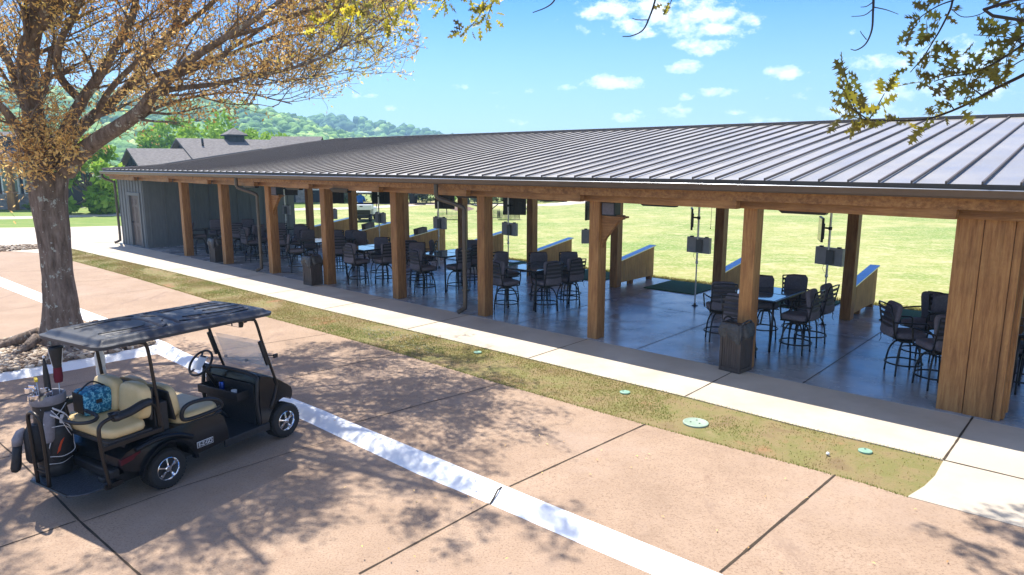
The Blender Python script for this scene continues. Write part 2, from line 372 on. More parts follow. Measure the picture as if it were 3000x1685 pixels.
m['mgreen'] = leafmat('mid_green_leaf', (.07,.15,.025), (.13,.25,.045), (.24,.38,.08))
m['greyleaf'] = leafmat('silver_leaf', (.12,.15,.11), (.20,.24,.17), (.34,.38,.28))
m['redleaf'] = leafmat('brown_grass_plume', (.22,.11,.06), (.36,.20,.10), (.5,.33,.18))
m['flower'] = leafmat('pale_blossom', (.4,.42,.36), (.62,.62,.56), (.75,.74,.70))
m['rock'] = mat('river_stone', [(0,(.10,.065,.042)),(.3,(.22,.15,.10)),(.6,(.38,.29,.20)),(.85,(.50,.41,.30)),(1,(.62,.56,.47))], .75, tintattr=True, bump=.1, bscale=(40,40,40))
m['paint'] = mat('black_cart_paint', [(0,(.005,.006,.009))], .24, spec=.32, coat=.12)
m['tan'] = mat('tan_vinyl', [(.3,(.62,.46,.22)),(.7,(.72,.55,.29))], .42, scale=5, bump=.1, bscale=(60,60,60), bdist=.003)
m['tyre'] = mat('tyre_rubber', [(.3,(.012,.012,.013)),(.7,(.022,.022,.023))], .65, scale=30)
m['cartroof'] = mat('cart_roof_plastic', [(.3,(.028,.034,.046)),(.7,(.042,.050,.066))], .5, scale=9, bump=.25, bscale=(120,120,120), bdist=.002)
m['barbrown'] = mat('brown_tube', [(0,(.022,.017,.015))], .35, .3, spec=.6)
m['rubbermat'] = mat('ribbed_rubber', [(.3,(.010,.012,.016)),(.7,(.020,.024,.030))], .45, scale=30, bump=.5, bscale=(50,50,50))
m['plate'] = mat('tread_plate', [(.3,(.035,.045,.06)),(.7,(.07,.085,.11))], .35, .3, scale=26, bump=.8, bscale=(45,45,45), bdist=.01)
m['red'] = mat('red_lens', [(0,(.09,.006,.012))], .15, coat=.5)
m['maroon'] = mat('maroon_knit', [(0,(.13,.008,.022))], .8)
m['yellow'] = mat('yellow_cap', [(0,(.75,.55,.02))], .5)
m['orange'] = mat('orange_patch', [(0,(.55,.07,.02))], .6)
m['bagblk'] = mat('bag_nylon', [(.3,(.014,.014,.016)),(.7,(.024,.024,.028))], .55, scale=20, bump=.2, bscale=(9,9,9), bdist=.01)
m['baggrey'] = mat('bag_grey_panel', [(.3,(.17,.165,.19)),(.7,(.25,.24,.27))], .6, scale=16)
m['cloth'] = mat('white_piping', [(0,(.7,.7,.72))], .6)
m['bluecan'] = mat('blue_can', [(0,(.02,.07,.36))], .25, .6)
m['paisley'] = mat('blue_paisley', [(.40,(.01,.10,.22)),(.50,(.02,.22,.38)),(.56,(.25,.60,.72)),(.62,(.02,.18,.34))], .7, scale=(22,22,22), detail=2)
m['clear'] = mat('clear_acrylic', [(0,(.86,.87,.88))], .15, alpha=.26, spec=1.0)
m['frost'] = mat('frosted_bottle', [(0,(.80,.83,.86))], .35, trans=.3)
m['planter'] = mat('weathered_planter', [(.3,(.11,.095,.08)),(.6,(.22,.20,.18))], .85, scale=(14,14,4))
m['blueshirt'] = mat('blue_shirt', [(.3,(.02,.12,.42)),(.7,(.03,.17,.52))], .8, scale=6)
m['skin'] = mat('skin', [(0,(.42,.24,.17))], .6)
m['cap'] = mat('grey_cap', [(0,(.10,.12,.15))], .8)
# ---------------------------------------------------------------- ground and paving
def ext(A, B, L):            # carry the line A->B on for L metres past B
    d = (B-A); d.z = 0; d.normalize(); return B+d*L
def resample(P, n):
    P = [Vector(p) for p in P]; L = [0]
    for a, b in zip(P, P[1:]): L.append(L[-1]+(b-a).length)
    out = []
    for i in range(n):
        t = L[-1]*i/(n-1); j = 0
        while j < len(L)-2 and L[j+1] < t: j += 1
        f = (t-L[j])/max(L[j+1]-L[j], 1e-9); out.append(P[j].lerp(P[j+1], f))
    return out
def setz(P, z): return [Vector((p[0], p[1], z)) for p in P]
def sheet(name, P, z, mt, kind='structure', label=None, extra=None, skirt=0.0):
    mb = MB(); n = len(P); V = [(p[0], p[1], z) for p in P]
    mb.add(V, [tuple(range(n))])
    if skirt:
        V2 = [(p[0], p[1], z-skirt) for p in P]; mb.add(V+V2, [(i, (i+1)%n, n+(i+1)%n, n+i) for i in range(n)])
    mats = [mt]
    if extra:
        mats.append(m['soil'])
        for (A, B, w, wig) in extra:
            A = Vector((A[0], A[1], z+.004)); B = Vector((B[0], B[1], z+.004)); k = max(2, int((B-A).length/.12)); t = (B-A).normalized(); s = Vector((-t.y, t.x, 0))
            L1, L2 = [], []; off = 0
            for i in range(k+1):
                off = off*.8+random.uniform(-1, 1)*wig; ww = w*random.uniform(.75, 1.3)
                p = A.lerp(B, i/k)+s*off; L1.append(p+s*ww/2); L2.append(p-s*ww/2)
            mb.strip(L1, L2, 1)
    o = mb.build(name, mats, fix=False)
    import bmesh
    bm = bmesh.new(); bm.from_mesh(o.data); bmesh.ops.triangulate(bm, faces=[f for f in bm.faces if len(f.verts) > 4])
    for f in bm.faces:
        if f.normal.z < -0.5: f.normal_flip()
    bm.to_mesh(o.data); bm.free()
    o['kind'] = kind
    return o
sheet('ground', [(-2500,-400,0),(2500,-400,0),(2500,3500,0),(-2500,3500,0)], -.20, m['lawn'])
# driving range: everything on the far side of the pavilion
near = [U(u, 5.0) for u in np.linspace(-2.3, 40, 60)]
sheet('driving_range', near+[Vector((90,90,0)), Vector((220,600,0)), Vector((-120,600,0)), Vector((-16,62,0)), Vector((-15.5,37,0))], -.030, m['range'])
sheet('lawn', [Vector((-13,31.5,0)), Vector((-15.5,37,0)), Vector((-16,62,0)), Vector((-120,600,0)), Vector((-700,600,0)), Vector((-300,40,0)), Vector((-60,33.0,0)), D(0,573), D(170,571), D(298,568)], -.026, m['lawn'])
WO = [(120,606),(177,625),(447,687.5),(700,751),(859,789.5),(1045,834),(1334,903),(1562,958.5),(1717,996),(1992.7,1067),(2213.8,1119),(2374,1157)]
GL = [(150,646),(180,654.8),(333,696.5),(530,755),(666.7,794.8),(859,846.5),(1003,887),(1259,964),(1623,1066),(2101,1193.7),(2283,1248)]
END = [(2365,1172),(2352,1196),(2325,1222),(2283,1248)]
WOp = spl([D(*p) for p in WO], 4); GLp = spl([D(*p) for p in GL], 4)
wj = [(U(u,-.1), U(u,-1.88), .018, .0008) for u in (7.0,5.99,4.9,3.9,3.0,2.0,1.0,0,-1.0)]
wj.append((D(2448,1048.5), D(2374,1157), .022, .001))
wout = list(WOp)+[D(2374,1157), ext(D(2374,1157), D(2576,1205), 4)]
sheet('walkway', [U(u,-.1) for u in np.linspace(11, -2.05, 50)]+[D(120,606)]+wout[1:], 0.0, m['pale'], extra=wj, skirt=.12)
sheet('flared_walkway', [D(2374,1157)]+[D(*p) for p in END]+[D(2430,1287), D(2576,1326), D(2900,1420), ext(D(2374,1157), D(2576,1205), 5)], -.004, m['pale'], skirt=.1,
      extra=[(D(2374,1157), ext(D(2374,1157), D(2576,1205), 3.9), .02, .001)])
sheet('concrete_drive', [Vector((-60,33,0)), D(0,573), D(170,571), D(298,568), Vector((-13,34,0)), U(-1.4,1), U(-2.1,-.05), D(120,606), D(177,625), D(150,640), D(0,630), Vector((-50,24,0))], -.004, m['pale'],
      extra=[(D(0,600), D(290,592), .02, .001)])
CU = [(97,735),(200,775),(280,805),(350,834),(417,861)]
BU = [(417,861),(462,885),(524,912),(569,930),(721,996),(816,1033),(859,1052),(1082,1143),(1278,1225),(1717,1404),(2300,1645)]
BL = [(396,890.5),(469,925),(558,966.5),(660,1012),(768,1059),(859,1102),(1045,1190),(1231,1267),(1464,1369),(1646,1447),(2180,1680)]
AU = [D(0,696.5)]+[D(*p) for p in CU]; AU = [ext(AU[1], AU[0], 9)]+AU
AL = [D(0,720,-.1), D(97,758,-.1), D(247,815,-.05)]+[D(*p) for p in [(320,843),(392,869)]]; AL = [ext(AL[1], AL[0], 9)]+AL
jt = lambda a, b, w=.016, g=.002, z=0: (D(*a, z), D(*b, z), w, g)
sheet('parking_apron', [AU[0], Vector((-26,29,0)), D(0,630), D(150,640)]+GLp+[D(2430,1285), D(2576,1326), D(2900,1420), Vector((9,4,0)), D(2300,1645)]+[D(*p) for p in BU[::-1][1:]]+AU[::-1][1:-1], -.010, m['pink'],
      extra=[jt((1623,1066),(1282,1222),.022,.001), jt((2101,1193),(1812,1438),.026,.001), jt((1257,964),(893,1061),.014,.004), jt((1003,887),(716,953),.012,.004), jt((830,838),(524,885),.012,.003),
             jt((530,755),(300,800),.010,.003), jt((415,723),(197,748),.010,.002), jt((328,698),(110,716)), jt((250,676),(0,684))])
ROAD = -.104
sheet('road', [(-45,-14,0),(10,-14,0),(10,23,0),(-45,23,0)], ROAD, m['pink'],
      extra=[jt((1231,1267),(903,1444),.02,.001,ROAD), jt((0,1115),(35,1146),.018,.001,ROAD), jt((35,1146),(130,1238),.018,.001,ROAD), jt((130,1238),(200,1311),.02,.002,ROAD), jt((200,1311),(254,1359),.02,.002,ROAD), jt((254,1359),(480,1560),.018,.002,ROAD),
             jt((0,1154),(35,1146),.014,.003,ROAD), jt((35,1146),(235,1092),.012,.004,ROAD), jt((0,1377),(191,1311),.016,.002,ROAD), jt((210,1313),(444,1230),.011,.006,ROAD), jt((444,1230),(816,1112),.008,.007,ROAD),
             jt((-60,1026),(57,995),.012,.002,ROAD), jt((57,995),(343,935.6),.012,.002,ROAD), jt((343,935.6),(442,913.6),.012,.002,ROAD), jt((0,783),(90,770),.01,.002,ROAD)])
def curb(name, Up, Lo, zl=-.102, n=90):
    A, B = resample(Up, n), resample(Lo, n); rows = []
    prof = [(0,-.012),(.0,-.001),(.10,.003),(.28,-.004),(.5,.28),(.72,.66),(.9,.93),(1.0,1.0)]
    mb = MB(); L = []
    for (t, q) in prof:
        z = q if q < .01 else q*zl
        L.append([Vector((a.x+(b.x-a.x)*t, a.y+(b.y-a.y)*t, z+.002*math.sin(i*.9)*(t if 0 < t < 1 else 0))) for i, (a, b) in enumerate(zip(A, B))])
    for i in range(len(L)-1): mb.strip(L[i], L[i+1])
    o = mb.build(name, m['curb'], smooth=True, auto=50); o['kind'] = 'structure'
curb('curb', [D(*p) for p in BU], [D(*p, -.1) for p in BL], n=160)
curb('curb', AU, AL, zl=-.102)
curb('curb', [D(417,861), D(283,888), D(197,903), D(0,938), D(-200,974)], [D(396,890.5,-.1), D(283,910,-.1), D(200,928,-.1), D(0,961,-.1), D(-200,996,-.1)])
# open joint across the painted curb
mb = MB(); a, b = D(1262,1226), D(1233,1268,-.1); b.z = -.1
mb.tube([a+Vector((0,0,.004)), a.lerp(b,.35)+Vector((0,0,.037)), a.lerp(b,.7)+Vector((0,0,.012)), b+Vector((0,0,.004))], .009, 5); o = mb.build('curb_joint', m['soil']); o['kind'] = 'structure'
ISL = [D(-200,908), D(0,860), D(87,843), D(235,812), D(320,841), D(390,864), D(412,862), D(283,889), D(197,904), D(0,939), D(-200,975)]
sheet('planting_bed', ISL, -.008, m['mulch'])
sheet('grass_verge', WOp+[D(*p) for p in END]+GLp[::-1], -.014, m['grassground'])

# ---- river stones, grass blades (uncountable)
def inpoly(P, x, y):
    P = np.array([(p[0], p[1]) for p in P]); c = np.zeros(len(x), bool); j = len(P)-1
    for i in range(len(P)):
        xi, yi = P[i]; xj, yj = P[j]
        k = ((yi > y) != (yj > y)) & (x < (xj-xi)*(y-yi)/(yj-yi+1e-12)+xi); c ^= k; j = i
    return c
def scatter(P, n):
    P2 = np.array([(p[0], p[1]) for p in P]); lo, hi = P2.min(0), P2.max(0); X = np.zeros(0); Y = np.zeros(0)
    while len(X) < n:
        x = rng.uniform(lo[0], hi[0], n*2); y = rng.uniform(lo[1], hi[1], n*2); k = inpoly(P, x, y)
        X = np.append(X, x[k]); Y = np.append(Y, y[k])
    return X[:n], Y[:n]
def ico(sub):
    import bmesh
    bm = bmesh.new(); bmesh.ops.create_icosphere(bm, subdivisions=sub, radius=1); V = np.array([v.co[:] for v in bm.verts]); F = np.array([[v.index for v in f.verts] for f in bm.faces]); bm.free(); return V, F
def stones(name, P, n, r0, r1, z, label=None):
    x, y = scatter(P, n); V0, F0 = ico(1)
    s = rng.uniform(r0, r1, (n,1,1))*np.stack([rng.uniform(.8,1.5,n), rng.uniform(.7,1.1,n), rng.uniform(.45,.75,n)], -1)[:,None,:]
    V = V0[None]*s*(1+rng.normal(0,.10,(n,len(V0),1))); a = rng.uniform(0, 6.28, n); c, s_ = np.cos(a)[:,None], np.sin(a)[:,None]
    X = V[...,0]*c-V[...,1]*s_; Y = V[...,0]*s_+V[...,1]*c; zz = V[...,2]+z+rng.uniform(0,.05,n)[:,None]
    V = np.stack([X+x[:,None], Y+y[:,None], zz], -1).reshape(-1,3)
    F = (F0[None]+(np.arange(n)*len(V0))[:,None,None]).reshape(-1,3)
    o = fast(name, V, F, m['rock'], tint=np.repeat(rng.uniform(0,1,n), len(V0)), smooth=True); o['kind'] = 'stuff'
    return tag(o, label, 'stones')
stones('river_stones', ISL, 5200, .030, .062, 0.0, 'tan and brown river stones filling the bed around the big tree')
stones('river_stones', [D(0,621), D(95,616), D(98,626), D(0,633)], 400, .03, .06, 0.0, 'narrow strip of pebbles between the pale drive and pink paving')
stones('river_stones', [D(316,611), D(372,604), D(375,612), D(335,616)], 260, .03, .06, 0.0, 'small patch of pebbles below the far downspout')
def blades(name, P, n, h0, h1, z, mt, label, thin=None, w=.006):
    x, y = scatter(P, n)
    if thin is not None: k = thin(x, y); x, y = x[k], y[k]; n = len(x)
    h = rng.uniform(h0, h1, n); a = rng.uniform(0, 6.28, n); le = rng.uniform(0, .9, n)*h; b = rng.uniform(0, 6.28, n)
    wx, wy = np.cos(a)*w, np.sin(a)*w
    V = np.stack([np.stack([x-wx, y-wy, np.full(n, z)], -1), np.stack([x+wx, y+wy, np.full(n, z)], -1), np.stack([x+np.cos(b)*le, y+np.sin(b)*le, z+h], -1)], 1).reshape(-1,3)
    F = np.arange(3*n).reshape(-1,3)
    nn = np.array([noise.noise((x[i]*.9, y[i]*.9, 0)) for i in range(n)])
    t = np.clip(.36+nn*.9+rng.normal(0,.2,n), 0, 1)
    o = fast(name, V, F, mt, tint=np.repeat(t, 3)); o['kind'] = 'stuff'; return tag(o, label, 'grass')
def verge_thin(x, y):
    q = np.array([noise.noise((a*1.1+5, b*1.1, 3)) for a, b in zip(x, y)])
    bare = (x > 2.2)*(.25)
    return rng.uniform(0,1,len(x)) < np.clip(.66+q*1.7-bare*2.0-.25*(x > 3.2), .05, 1)
vp = WOp+[D(*p) for p in END]+GLp[::-1]
blades('verge_grass', vp, 120000, .008, .024, -.014, m['blade'], 'short patchy dry grass between walkway and pink paving', verge_thin)
edge_in = [U(u, 7.17) for u in np.linspace(-1, 9, 60)]; edge_out = [U(u, 7.65) for u in np.linspace(9, -1, 60)]
def edgeblades(P, n, spread):
    Q = resample(P, n); V = []
    for q in Q:
        x, y = q.x+random.gauss(0, spread), q.y+random.gauss(0, spread); h = random.uniform(.008,.022); a = random.uniform(0,6.28); w = .006; b = random.uniform(0,6.28); l = random.uniform(.2,.9)*h
        V += [(x-w*math.cos(a), y-w*math.sin(a), -.012), (x+w*math.cos(a), y+w*math.sin(a), -.012), (x+math.cos(b)*l, y+math.sin(b)*l, h)]
    o = fast('verge_edge_grass', V, np.arange(3*n).reshape(-1,3), m['blade'], tint=np.repeat(rng.uniform(.2,1,n), 3)); o['kind'] = 'stuff'; return o
tag(edgeblades(WOp, 3600, .012), 'ragged fringe of grass creeping over the walkway edge', 'grass')
tag(edgeblades(GLp, 3600, .014), 'ragged fringe of grass creeping over the pink paving edge', 'grass')
blades('range_edge_grass', edge_in+edge_out, 26000, .02, .06, -.03, m['blade'], 'taller tufts of grass along the far edge of the pavilion floor', w=.01)
# ---- verge furniture
def lid(px, py, r, mt, label, holes=0):
    c = G(px, py)
    t = thing('valve_lid', label, 'valve lid', (c.x, c.y, -.012), random.uniform(0, 3), 'green valve lids in the grass verge')
    MB().lathe([(r*1.12, 0), (r*1.12, .018), (r*1.0, .022), (r*.98, .020), (0, .024)], 28).build('lid', mt, t, smooth=True, auto=40)
    for i in range(holes):
        q = i*2.1+.4; MB().lathe([(.012, .0225), (.012, .0255), (0, .0255)], 8, (math.cos(q)*r*.45, math.sin(q)*r*.45, 0)).build('hole', m['black'], t)
lid(1831, 1149, .07, m['lid'], 'small mint green round valve lid nearest the walkway joint', 1)
lid(2038, 1238, .15, m['lidpale'], 'large pale green round valve cover in the grass verge', 3)
lid(2535, 1321, .07, m['lid'], 'small green valve lid near the bare end of the verge', 1)
lid(1399.5, 1032, .065, m['lid'], 'small green valve lid farthest up the verge near tree shade', 1)
c = G(2425, 1332); tag(MB().lathe([(0,-.0214),(.012,-.0178),(.0193,-.009),(.0214,0),(.0193,.009),(.012,.0178),(0,.0214)], 16).build('golf_ball', m['ball'], smooth=True, loc=(c.x, c.y, .012)), 'white golf ball lying in the bare end of the verge', 'golf ball')
def litter(name, n, poly, mt, label, s=.03):
    x, y = scatter(poly, n); V = []; 
    for i in range(n):
        a = random.uniform(0, 6.28); c_, s_ = math.cos(a)*s, math.sin(a)*s; V += [(x[i]-c_*.9, y[i]-s_*.9, .004), (x[i]+s_*.35, y[i]-c_*.35, .014), (x[i]+c_, y[i]+s_, .006), (x[i]-s_*.35, y[i]+c_*.35, .012)]
    o = fast(name, V, np.arange(4*n).reshape(-1,4), mt, tint=np.repeat(rng.uniform(0,1,n), 4)); o['kind'] = 'stuff'; return tag(o, label, 'leaves')
litter('fallen_leaves', 90, [D(900,820), D(1060,845), D(1090,900), D(930,850)], m['greyleaf'], 'pale fallen leaves scattered on the verge beside the tree shade', .03)
litter('fallen_leaves', 40, [D(700,980), D(2300,1250), D(2500,1445), D(900,1445)], m['leafo'], 'few dry fallen leaves scattered over the pink paving', .022)

# ---------------------------------------------------------------- pavilion (one building)
pav = thing('pavilion', 'long curved open driving range pavilion with standing seam metal roof and cedar posts', 'pavilion', (0,0,0))
US, UE = -2.08, 11.0
def ez(u): return float(np.interp(u, [-2.1,2.4,4.3,6.7,11], [3.085,3.10,3.115,3.145,3.145]))
def hz0(u): return 4.385
def arc(d, z, u0=US, u1=UE, n=110): return [U(u, d, z) for u in np.linspace(u0, u1, n)]
DB = 8.0
def rz_(d, u=0): return ez(u)+(hz0(u)-ez(u))*(d+.40)/8.4
# floor (part of the setting)
mb = MB(); mb.strip(arc(-.1, .004), arc(7.15, .004)); mb.strip(arc(7.15, .004), arc(7.15, -.12)); mb.strip(arc(-.1, -.12), arc(-.1, .004))
def flstrip(A, B, w=.007):
    A, B = Vector((A.x, A.y, .008)), Vector((B.x, B.y, .008)); t = (B-A).normalized(); s = Vector((-t.y, t.x, 0))*w; mb.add([A-s, B-s, B+s, A+s], [(0,1,2,3)], 1)
for i in range(-1, 11): flstrip(U(i+.36, -.1), U(i+.36, 7.15))
P = [U(u, 3.45) for u in np.linspace(US, UE, 60)]
for a, b in zip(P, P[1:]): flstrip(a, b)
o = mb.build('pavilion_floor', [m['sealed'], m['soil']], fix=False); o['kind'] = 'structure'
# posts
UF = [0.0, 1.0, 2.0, 2.98, 4.0, 5.0, 6.0, 7.01]; UB = [0.06, 1.06, 2.08, 3.07, 4.06, 5.06, 6.06, 7.06, 8.1, 9.1, 10.1]
ZB = 2.685
postme = None
def post(u, d, w=.225, dp=.28, h=2.86, name='post'):
    global postme
    mb = MB(); mb.box((0, dp/2, h/2), (w, dp, h))
    o = mb.build(name, m['postwood'], pav, bevel=.012); o.location = U(u, d, 0); o.rotation_euler = (0, 0, rotU(u)); return o
for u in UF: post(u, 0.0)
for u in UB: post(u, 5.02, .23, .25, h=3.74)
for u in (9.1, 10.1): post(u, 0.0)
# the wide boarded pillar near the right edge
pc = U(8.065, 0.03, 0); prz = rotU(8)
pil = MB().box((.08,.15,1.42), (.74,.20,2.82)).build('pillar', m['postwood'], pav, loc=pc, rot=(0,0,prz))
for c_, d_ in (((-.175,.12,1.42), (.315,.30,2.84)), ((.157,.11,1.42), (.335,.30,2.84)), ((.375,.13,1.42), (.09,.34,2.84))): MB().box(c_, d_).build('pillar_board', m['postwood'], pil, bevel=.008)
mb = MB(); mb.box((.66,.14,2.30), (.50,.06,.10)); mb.box((.45,.14,1.2), (.06,.10,2.2)); mb.box((.72,.14,2.58), (.66,.10,.46))
mb.build('door_frame', m['postwood'], pav, bevel=.006, loc=pc, rot=(0,0,prz))
# straight lapped header beams, one per bay
def beam(ua, ub, da, db, z0, z1, th, name='beam'):
    A, B = U(ua, da), U(ub, db); L = (B-A).length
    mb = MB(); mb.box((L/2, 0, 0), (L, th, z1-z0))
    o = mb.build(name, m['beamwood'], pav, bevel=.008); o.location = (A.x, A.y, (z0+z1)/2); o.rotation_euler = (0, 0, math.atan2(B.y-A.y, B.x-A.x)); return o
ends = [-2.06,-1.05]+UF+[8.0, 9.1, 10.1]
for a, b in zip(ends, ends[1:]):
    beam(a-.10, b-.03, -.03, -.27, ZB, ZB+.17, .13)
for a, b in zip([-1.1]+UB, UB): beam(a, b, 5.15, 5.15, 3.46, 3.70, .14)
for u in UF[1:]+[8.2, 9.2]:
    A, B = U(u, .28, rz_(.28,u)-.13), U(u, 7.7, rz_(7.7,u)-.21); mb = MB(); t_ = (B-A); w_ = Vector((-t_.y, t_.x, 0)).normalized()*.05; dz = Vector((0,0,-.22)); mb.rings([[A-w_, A+w_, A+w_+dz, A-w_+dz], [B-w_, B+w_, B+w_+dz, B-w_+dz]]); mb.build('rafter', m['beamwood'], pav)
# fascia board, soffit, drip edge, gutter
mb = MB(); mb.rings([[U(u, -.33, ZB+.13), U(u, -.33, ez(u)-.11), U(u, -.28, ez(u)-.11), U(u, -.28, ZB+.13)] for u in np.linspace(US, UE, 100)])
mb.build('fascia', m['beamwood'], pav, smooth=True, auto=30)
prof = [(-.40,-.07),(-.40,-.15),(-.34,-.17),(-.34,-.185),(-.50,-.18),(-.53,-.155),(-.535,-.09),(-.545,-.075),(-.53,-.07),(-.52,-.085),(-.51,-.15)]
mb = MB(); mb.rings([[U(u, d, ez(u)+z) for d, z in prof] for u in np.linspace(US, UE, 120)], closed=False, caps=False)
mb.build('gutter', m['gutter'], pav, smooth=True, auto=35)
mb = MB(); mb.tube([U(u, -.53, ez(u)-.070) for u in np.linspace(US, UE, 120)], .008, 5); mb.build('gutter_lip', m['capmetal'], pav, smooth=True)
# roof: one low slope rising towards the range
HIP = [(-2.08,-.40),(-1.35,.10),(-.86,.85),(-.80,2.2),(-.78,3.5),(-.80,5.0),(-.84,6.3),(-.74,7.3),(-.62,8.0)]
def ubd(d): return float(np.interp(d, [b for _, b in HIP], [a for a, _ in HIP]))
mb = MB(); ds = np.linspace(-.40, DB, 22)
for d0_, d1_ in zip(ds, ds[1:]):
    q = [U(ubd(d0_), d0_, rz_(d0_,0)), U(UE, d0_, rz_(d0_,8)), U(UE, d1_, rz_(d1_,8)), U(ubd(d1_), d1_, rz_(d1_,0))]
    mid = [U(4, d0_, rz_(d0_,4)), U(4, d1_, rz_(d1_,4))]; mb.add([q[0], mid[0], mid[1], q[3]], [(0,1,2,3)]); mb.add([mid[0], q[1], q[2], mid[1]], [(0,1,2,3)])
    g_ = lambda d: U(max(US, ubd(d)-.10), d, max(2.99, rz_(d,0)-.45)); f = lambda d: U(US, d, 2.985)
    mb.add([g_(d0_), q[0], q[3], g_(d1_)], [(0,1,2,3)], 2); mb.add([f(d0_), g_(d0_), g_(d1_), f(d1_)], [(0,1,2,3)], 2)
us = np.linspace(US, UE, 60)
E0 = [U(u, -.40, ez(u)) for u in us]; mb.strip([p-Vector((0,0,.075)) for p in E0], E0, 1)
uv_ = np.linspace(-.62, UE, 40); E1 = [U(u, DB, hz0(u)) for u in uv_]
N1 = Vector((0,0,-.24))
mb.strip([U(u, -.30, ez(u)-.09) for u in us[8:]], [U(u, DB-.02, hz0(u)-.20) for u in us[8:]], 3)
mb.strip(E1, [p+N1 for p in E1], 1)
sd_ = .3985/BAY
for i in range(-40, 110):
    u = 6.733+(i-33)*sd_
    if not (US+.05 < u < UE-.05): continue
    dd = [d for d in np.linspace(-.4, DB, 85) if ubd(d) <= u]; dmax = DB if u > -.6 else max(dd)
    a, b = U(u, -.405, ez(u)), U(u, dmax, rz_(dmax,u))
    t = (b-a).normalized(); w = Vector((-t.y, t.x, 0)).normalized()*.011; up = Vector((0,0,.034))
    mb.add([a-w, a+w, a+w+up, a-w+up, b-w, b+w, b+w+up, b-w+up], [(0,3,2,1),(4,5,6,7),(0,4,7,3),(1,2,6,5),(3,7,6,2)], 2)
roof = mb.build('roof', [m['roof'], m['gutterin'], m['seam'], m['beamwood']], pav, fix=False)
mb = MB(); nn_ = Vector((NX_, NY_, 0))
mb.rings([[p-nn_*.14+Vector((0,0,-.012)), p-nn_*.13+Vector((0,0,.055)), p+nn_*.03+Vector((0,0,.07)), p+nn_*.03-Vector((0,0,.2)), p-nn_*.02-Vector((0,0,.1))] for p in E1])
mb.build('ridge_cap', m['seam'], pav, smooth=True, auto=30)
MB().tube([U(ubd(d), d, rz_(d,0)+.02) for d in ds], .045, 6).build('hip_cap', m['seam'], pav)
# downspouts
def downspout(P, name='downspout'):
    MB().tube(spl(P, 5), .050, 10).build(name, m['bronze'], pav, smooth=True)
for u in (2.0, 5.0):
    us_, up_ = u-.30, u-.145
    downspout([U(us_, -.47, 2.93), U(us_, -.47, 2.80), U(us_, -.46, 2.68), U(us_+.02, -.40, 2.60), U(up_-.03, -.14, 2.46), U(up_, -.075, 2.38), U(up_, -.07, 2.2), U(up_, -.07, 1.2), U(up_, -.07, .22), U(up_-.01, -.10, .12), U(up_-.02, -.24, .06)])
downspout([U(-2.06, -.47, 2.90), U(-2.06, -.46, 2.80), U(-2.05, -.40, 2.72), U(-2.03, -.12, 2.58), U(-2.02, -.07, 2.50), U(-2.02, -.06, 1.4), U(-2.02, -.06, .22), U(-2.02, -.10, .12), U(-2.03, -.28, .05)])
mb = MB()
for u in (2.0, 5.0):
    for z in (.55, 1.45): MB().box(U(u-.145, -.05, z), (.13,.12,.03), Matrix.Rotation(rotU(u), 3, 'Z')).build('downspout_strap', m['bronze'], pav)
# storage room at the far end
ua, ub = -1.98, -1.12
A, B, Cc, Dd = U(ua, 0), U(ub, 0), U(ub, 6.6), U(ua, 6.6)
def wall(A, B, z0, z1, th, name, holes=None, step=.41, off=.15):
    t = (B-A); L = t.length; ang_ = math.atan2(t.y, t.x); mb = MB()
    segs = [(0, L, z0, z1)] if not holes else [(0, holes[0], z0, z1), (holes[1], L, z0, z1), (holes[0], holes[1], holes[2], z1)]
    for a, b, c_, d_ in segs: mb.box(((a+b)/2, th/2, (c_+d_)/2), (b-a-.0008, th, d_-c_))
    x = off
    while x < L:
        if not (holes and holes[0]-.12 < x < holes[1]+.12): mb.box((x, -.012, (z0+z1)/2), (.055, .024, z1-z0))
        elif holes: mb.box((x, -.012, (holes[2]+.14+z1)/2), (.055, .024, z1-holes[2]-.14))
        x += step
    mb.box((L/2, -.016, z0+.06), (L, .03, .12)) if not holes else None
    return mb.build(name, m['greypaint'], pav, loc=(A.x, A.y, 0), rot=(0, 0, ang_))
dl = (B-A).length; d0, d1 = dl*.46, dl*.46+.98
wall(A, B, 0, 2.90, .12, 'wall', (d0, d1, 2.06), step=.30, off=.10)
wall(B, Cc, 0, 3.0, .12, 'wall', step=.61, off=.2)
mb = MB(); q0, q1 = U(ub, 0, 3.0), U(ub, 6.6, 3.0); mb.add([q0, q1, U(ub, 6.6, rz_(6.6,ub)-.15), U(ub, 0, rz_(0,ub)-.12)], [(0,1,2,3)]); q0, q1 = U(ua, 0, 2.9), U(ua, 6.6, 2.9); mb.add([q0, q1, U(ua, 6.6, rz_(6.6,ua)-.15), U(ua, 0, rz_(0,ua)-.12)], [(0,1,2,3)]); mb.build('gable_wall', m['greypaint'], pav)
wall(Dd, A, 0, 2.92, .12, 'wall'); wall(Cc, Dd, 0, 2.92, .12, 'wall')
an = math.atan2((B-A).y, (B-A).x)
mb = MB(); c0 = (d0+d1)/2
mb.box((0, .06, 1.02), (d1-d0-.02, .045, 2.04))
for px_ in (-.20, .20):
    for z0, z1 in ((.20,.82),(.96,1.60),(1.70,1.92)):
        for q in ((px_-.14, .02, z1-z0, 0), (px_+.14, .02, z1-z0, 0)): mb.box((q[0], .034, (z0+z1)/2), (.018, .012, z1-z0))
        for zz in (z0, z1): mb.box((px_, .034, zz), (.298, .012, .018))
dr = mb.build('door', m['door'], pav, loc=A+(B-A).normalized()*c0, rot=(0,0,an))
MB().lathe([(.0,0),(.028,.0),(.012,.02),(.012,.04),(.03,.05),(.028,.07),(0,.078)], 12, rot=Matrix.Rotation(R(90), 3, 'X')).build('handle', m['blackmetal'], dr, smooth=True, loc=(-.40, .03, .98))
mb = MB(); w2 = (d1-d0)/2
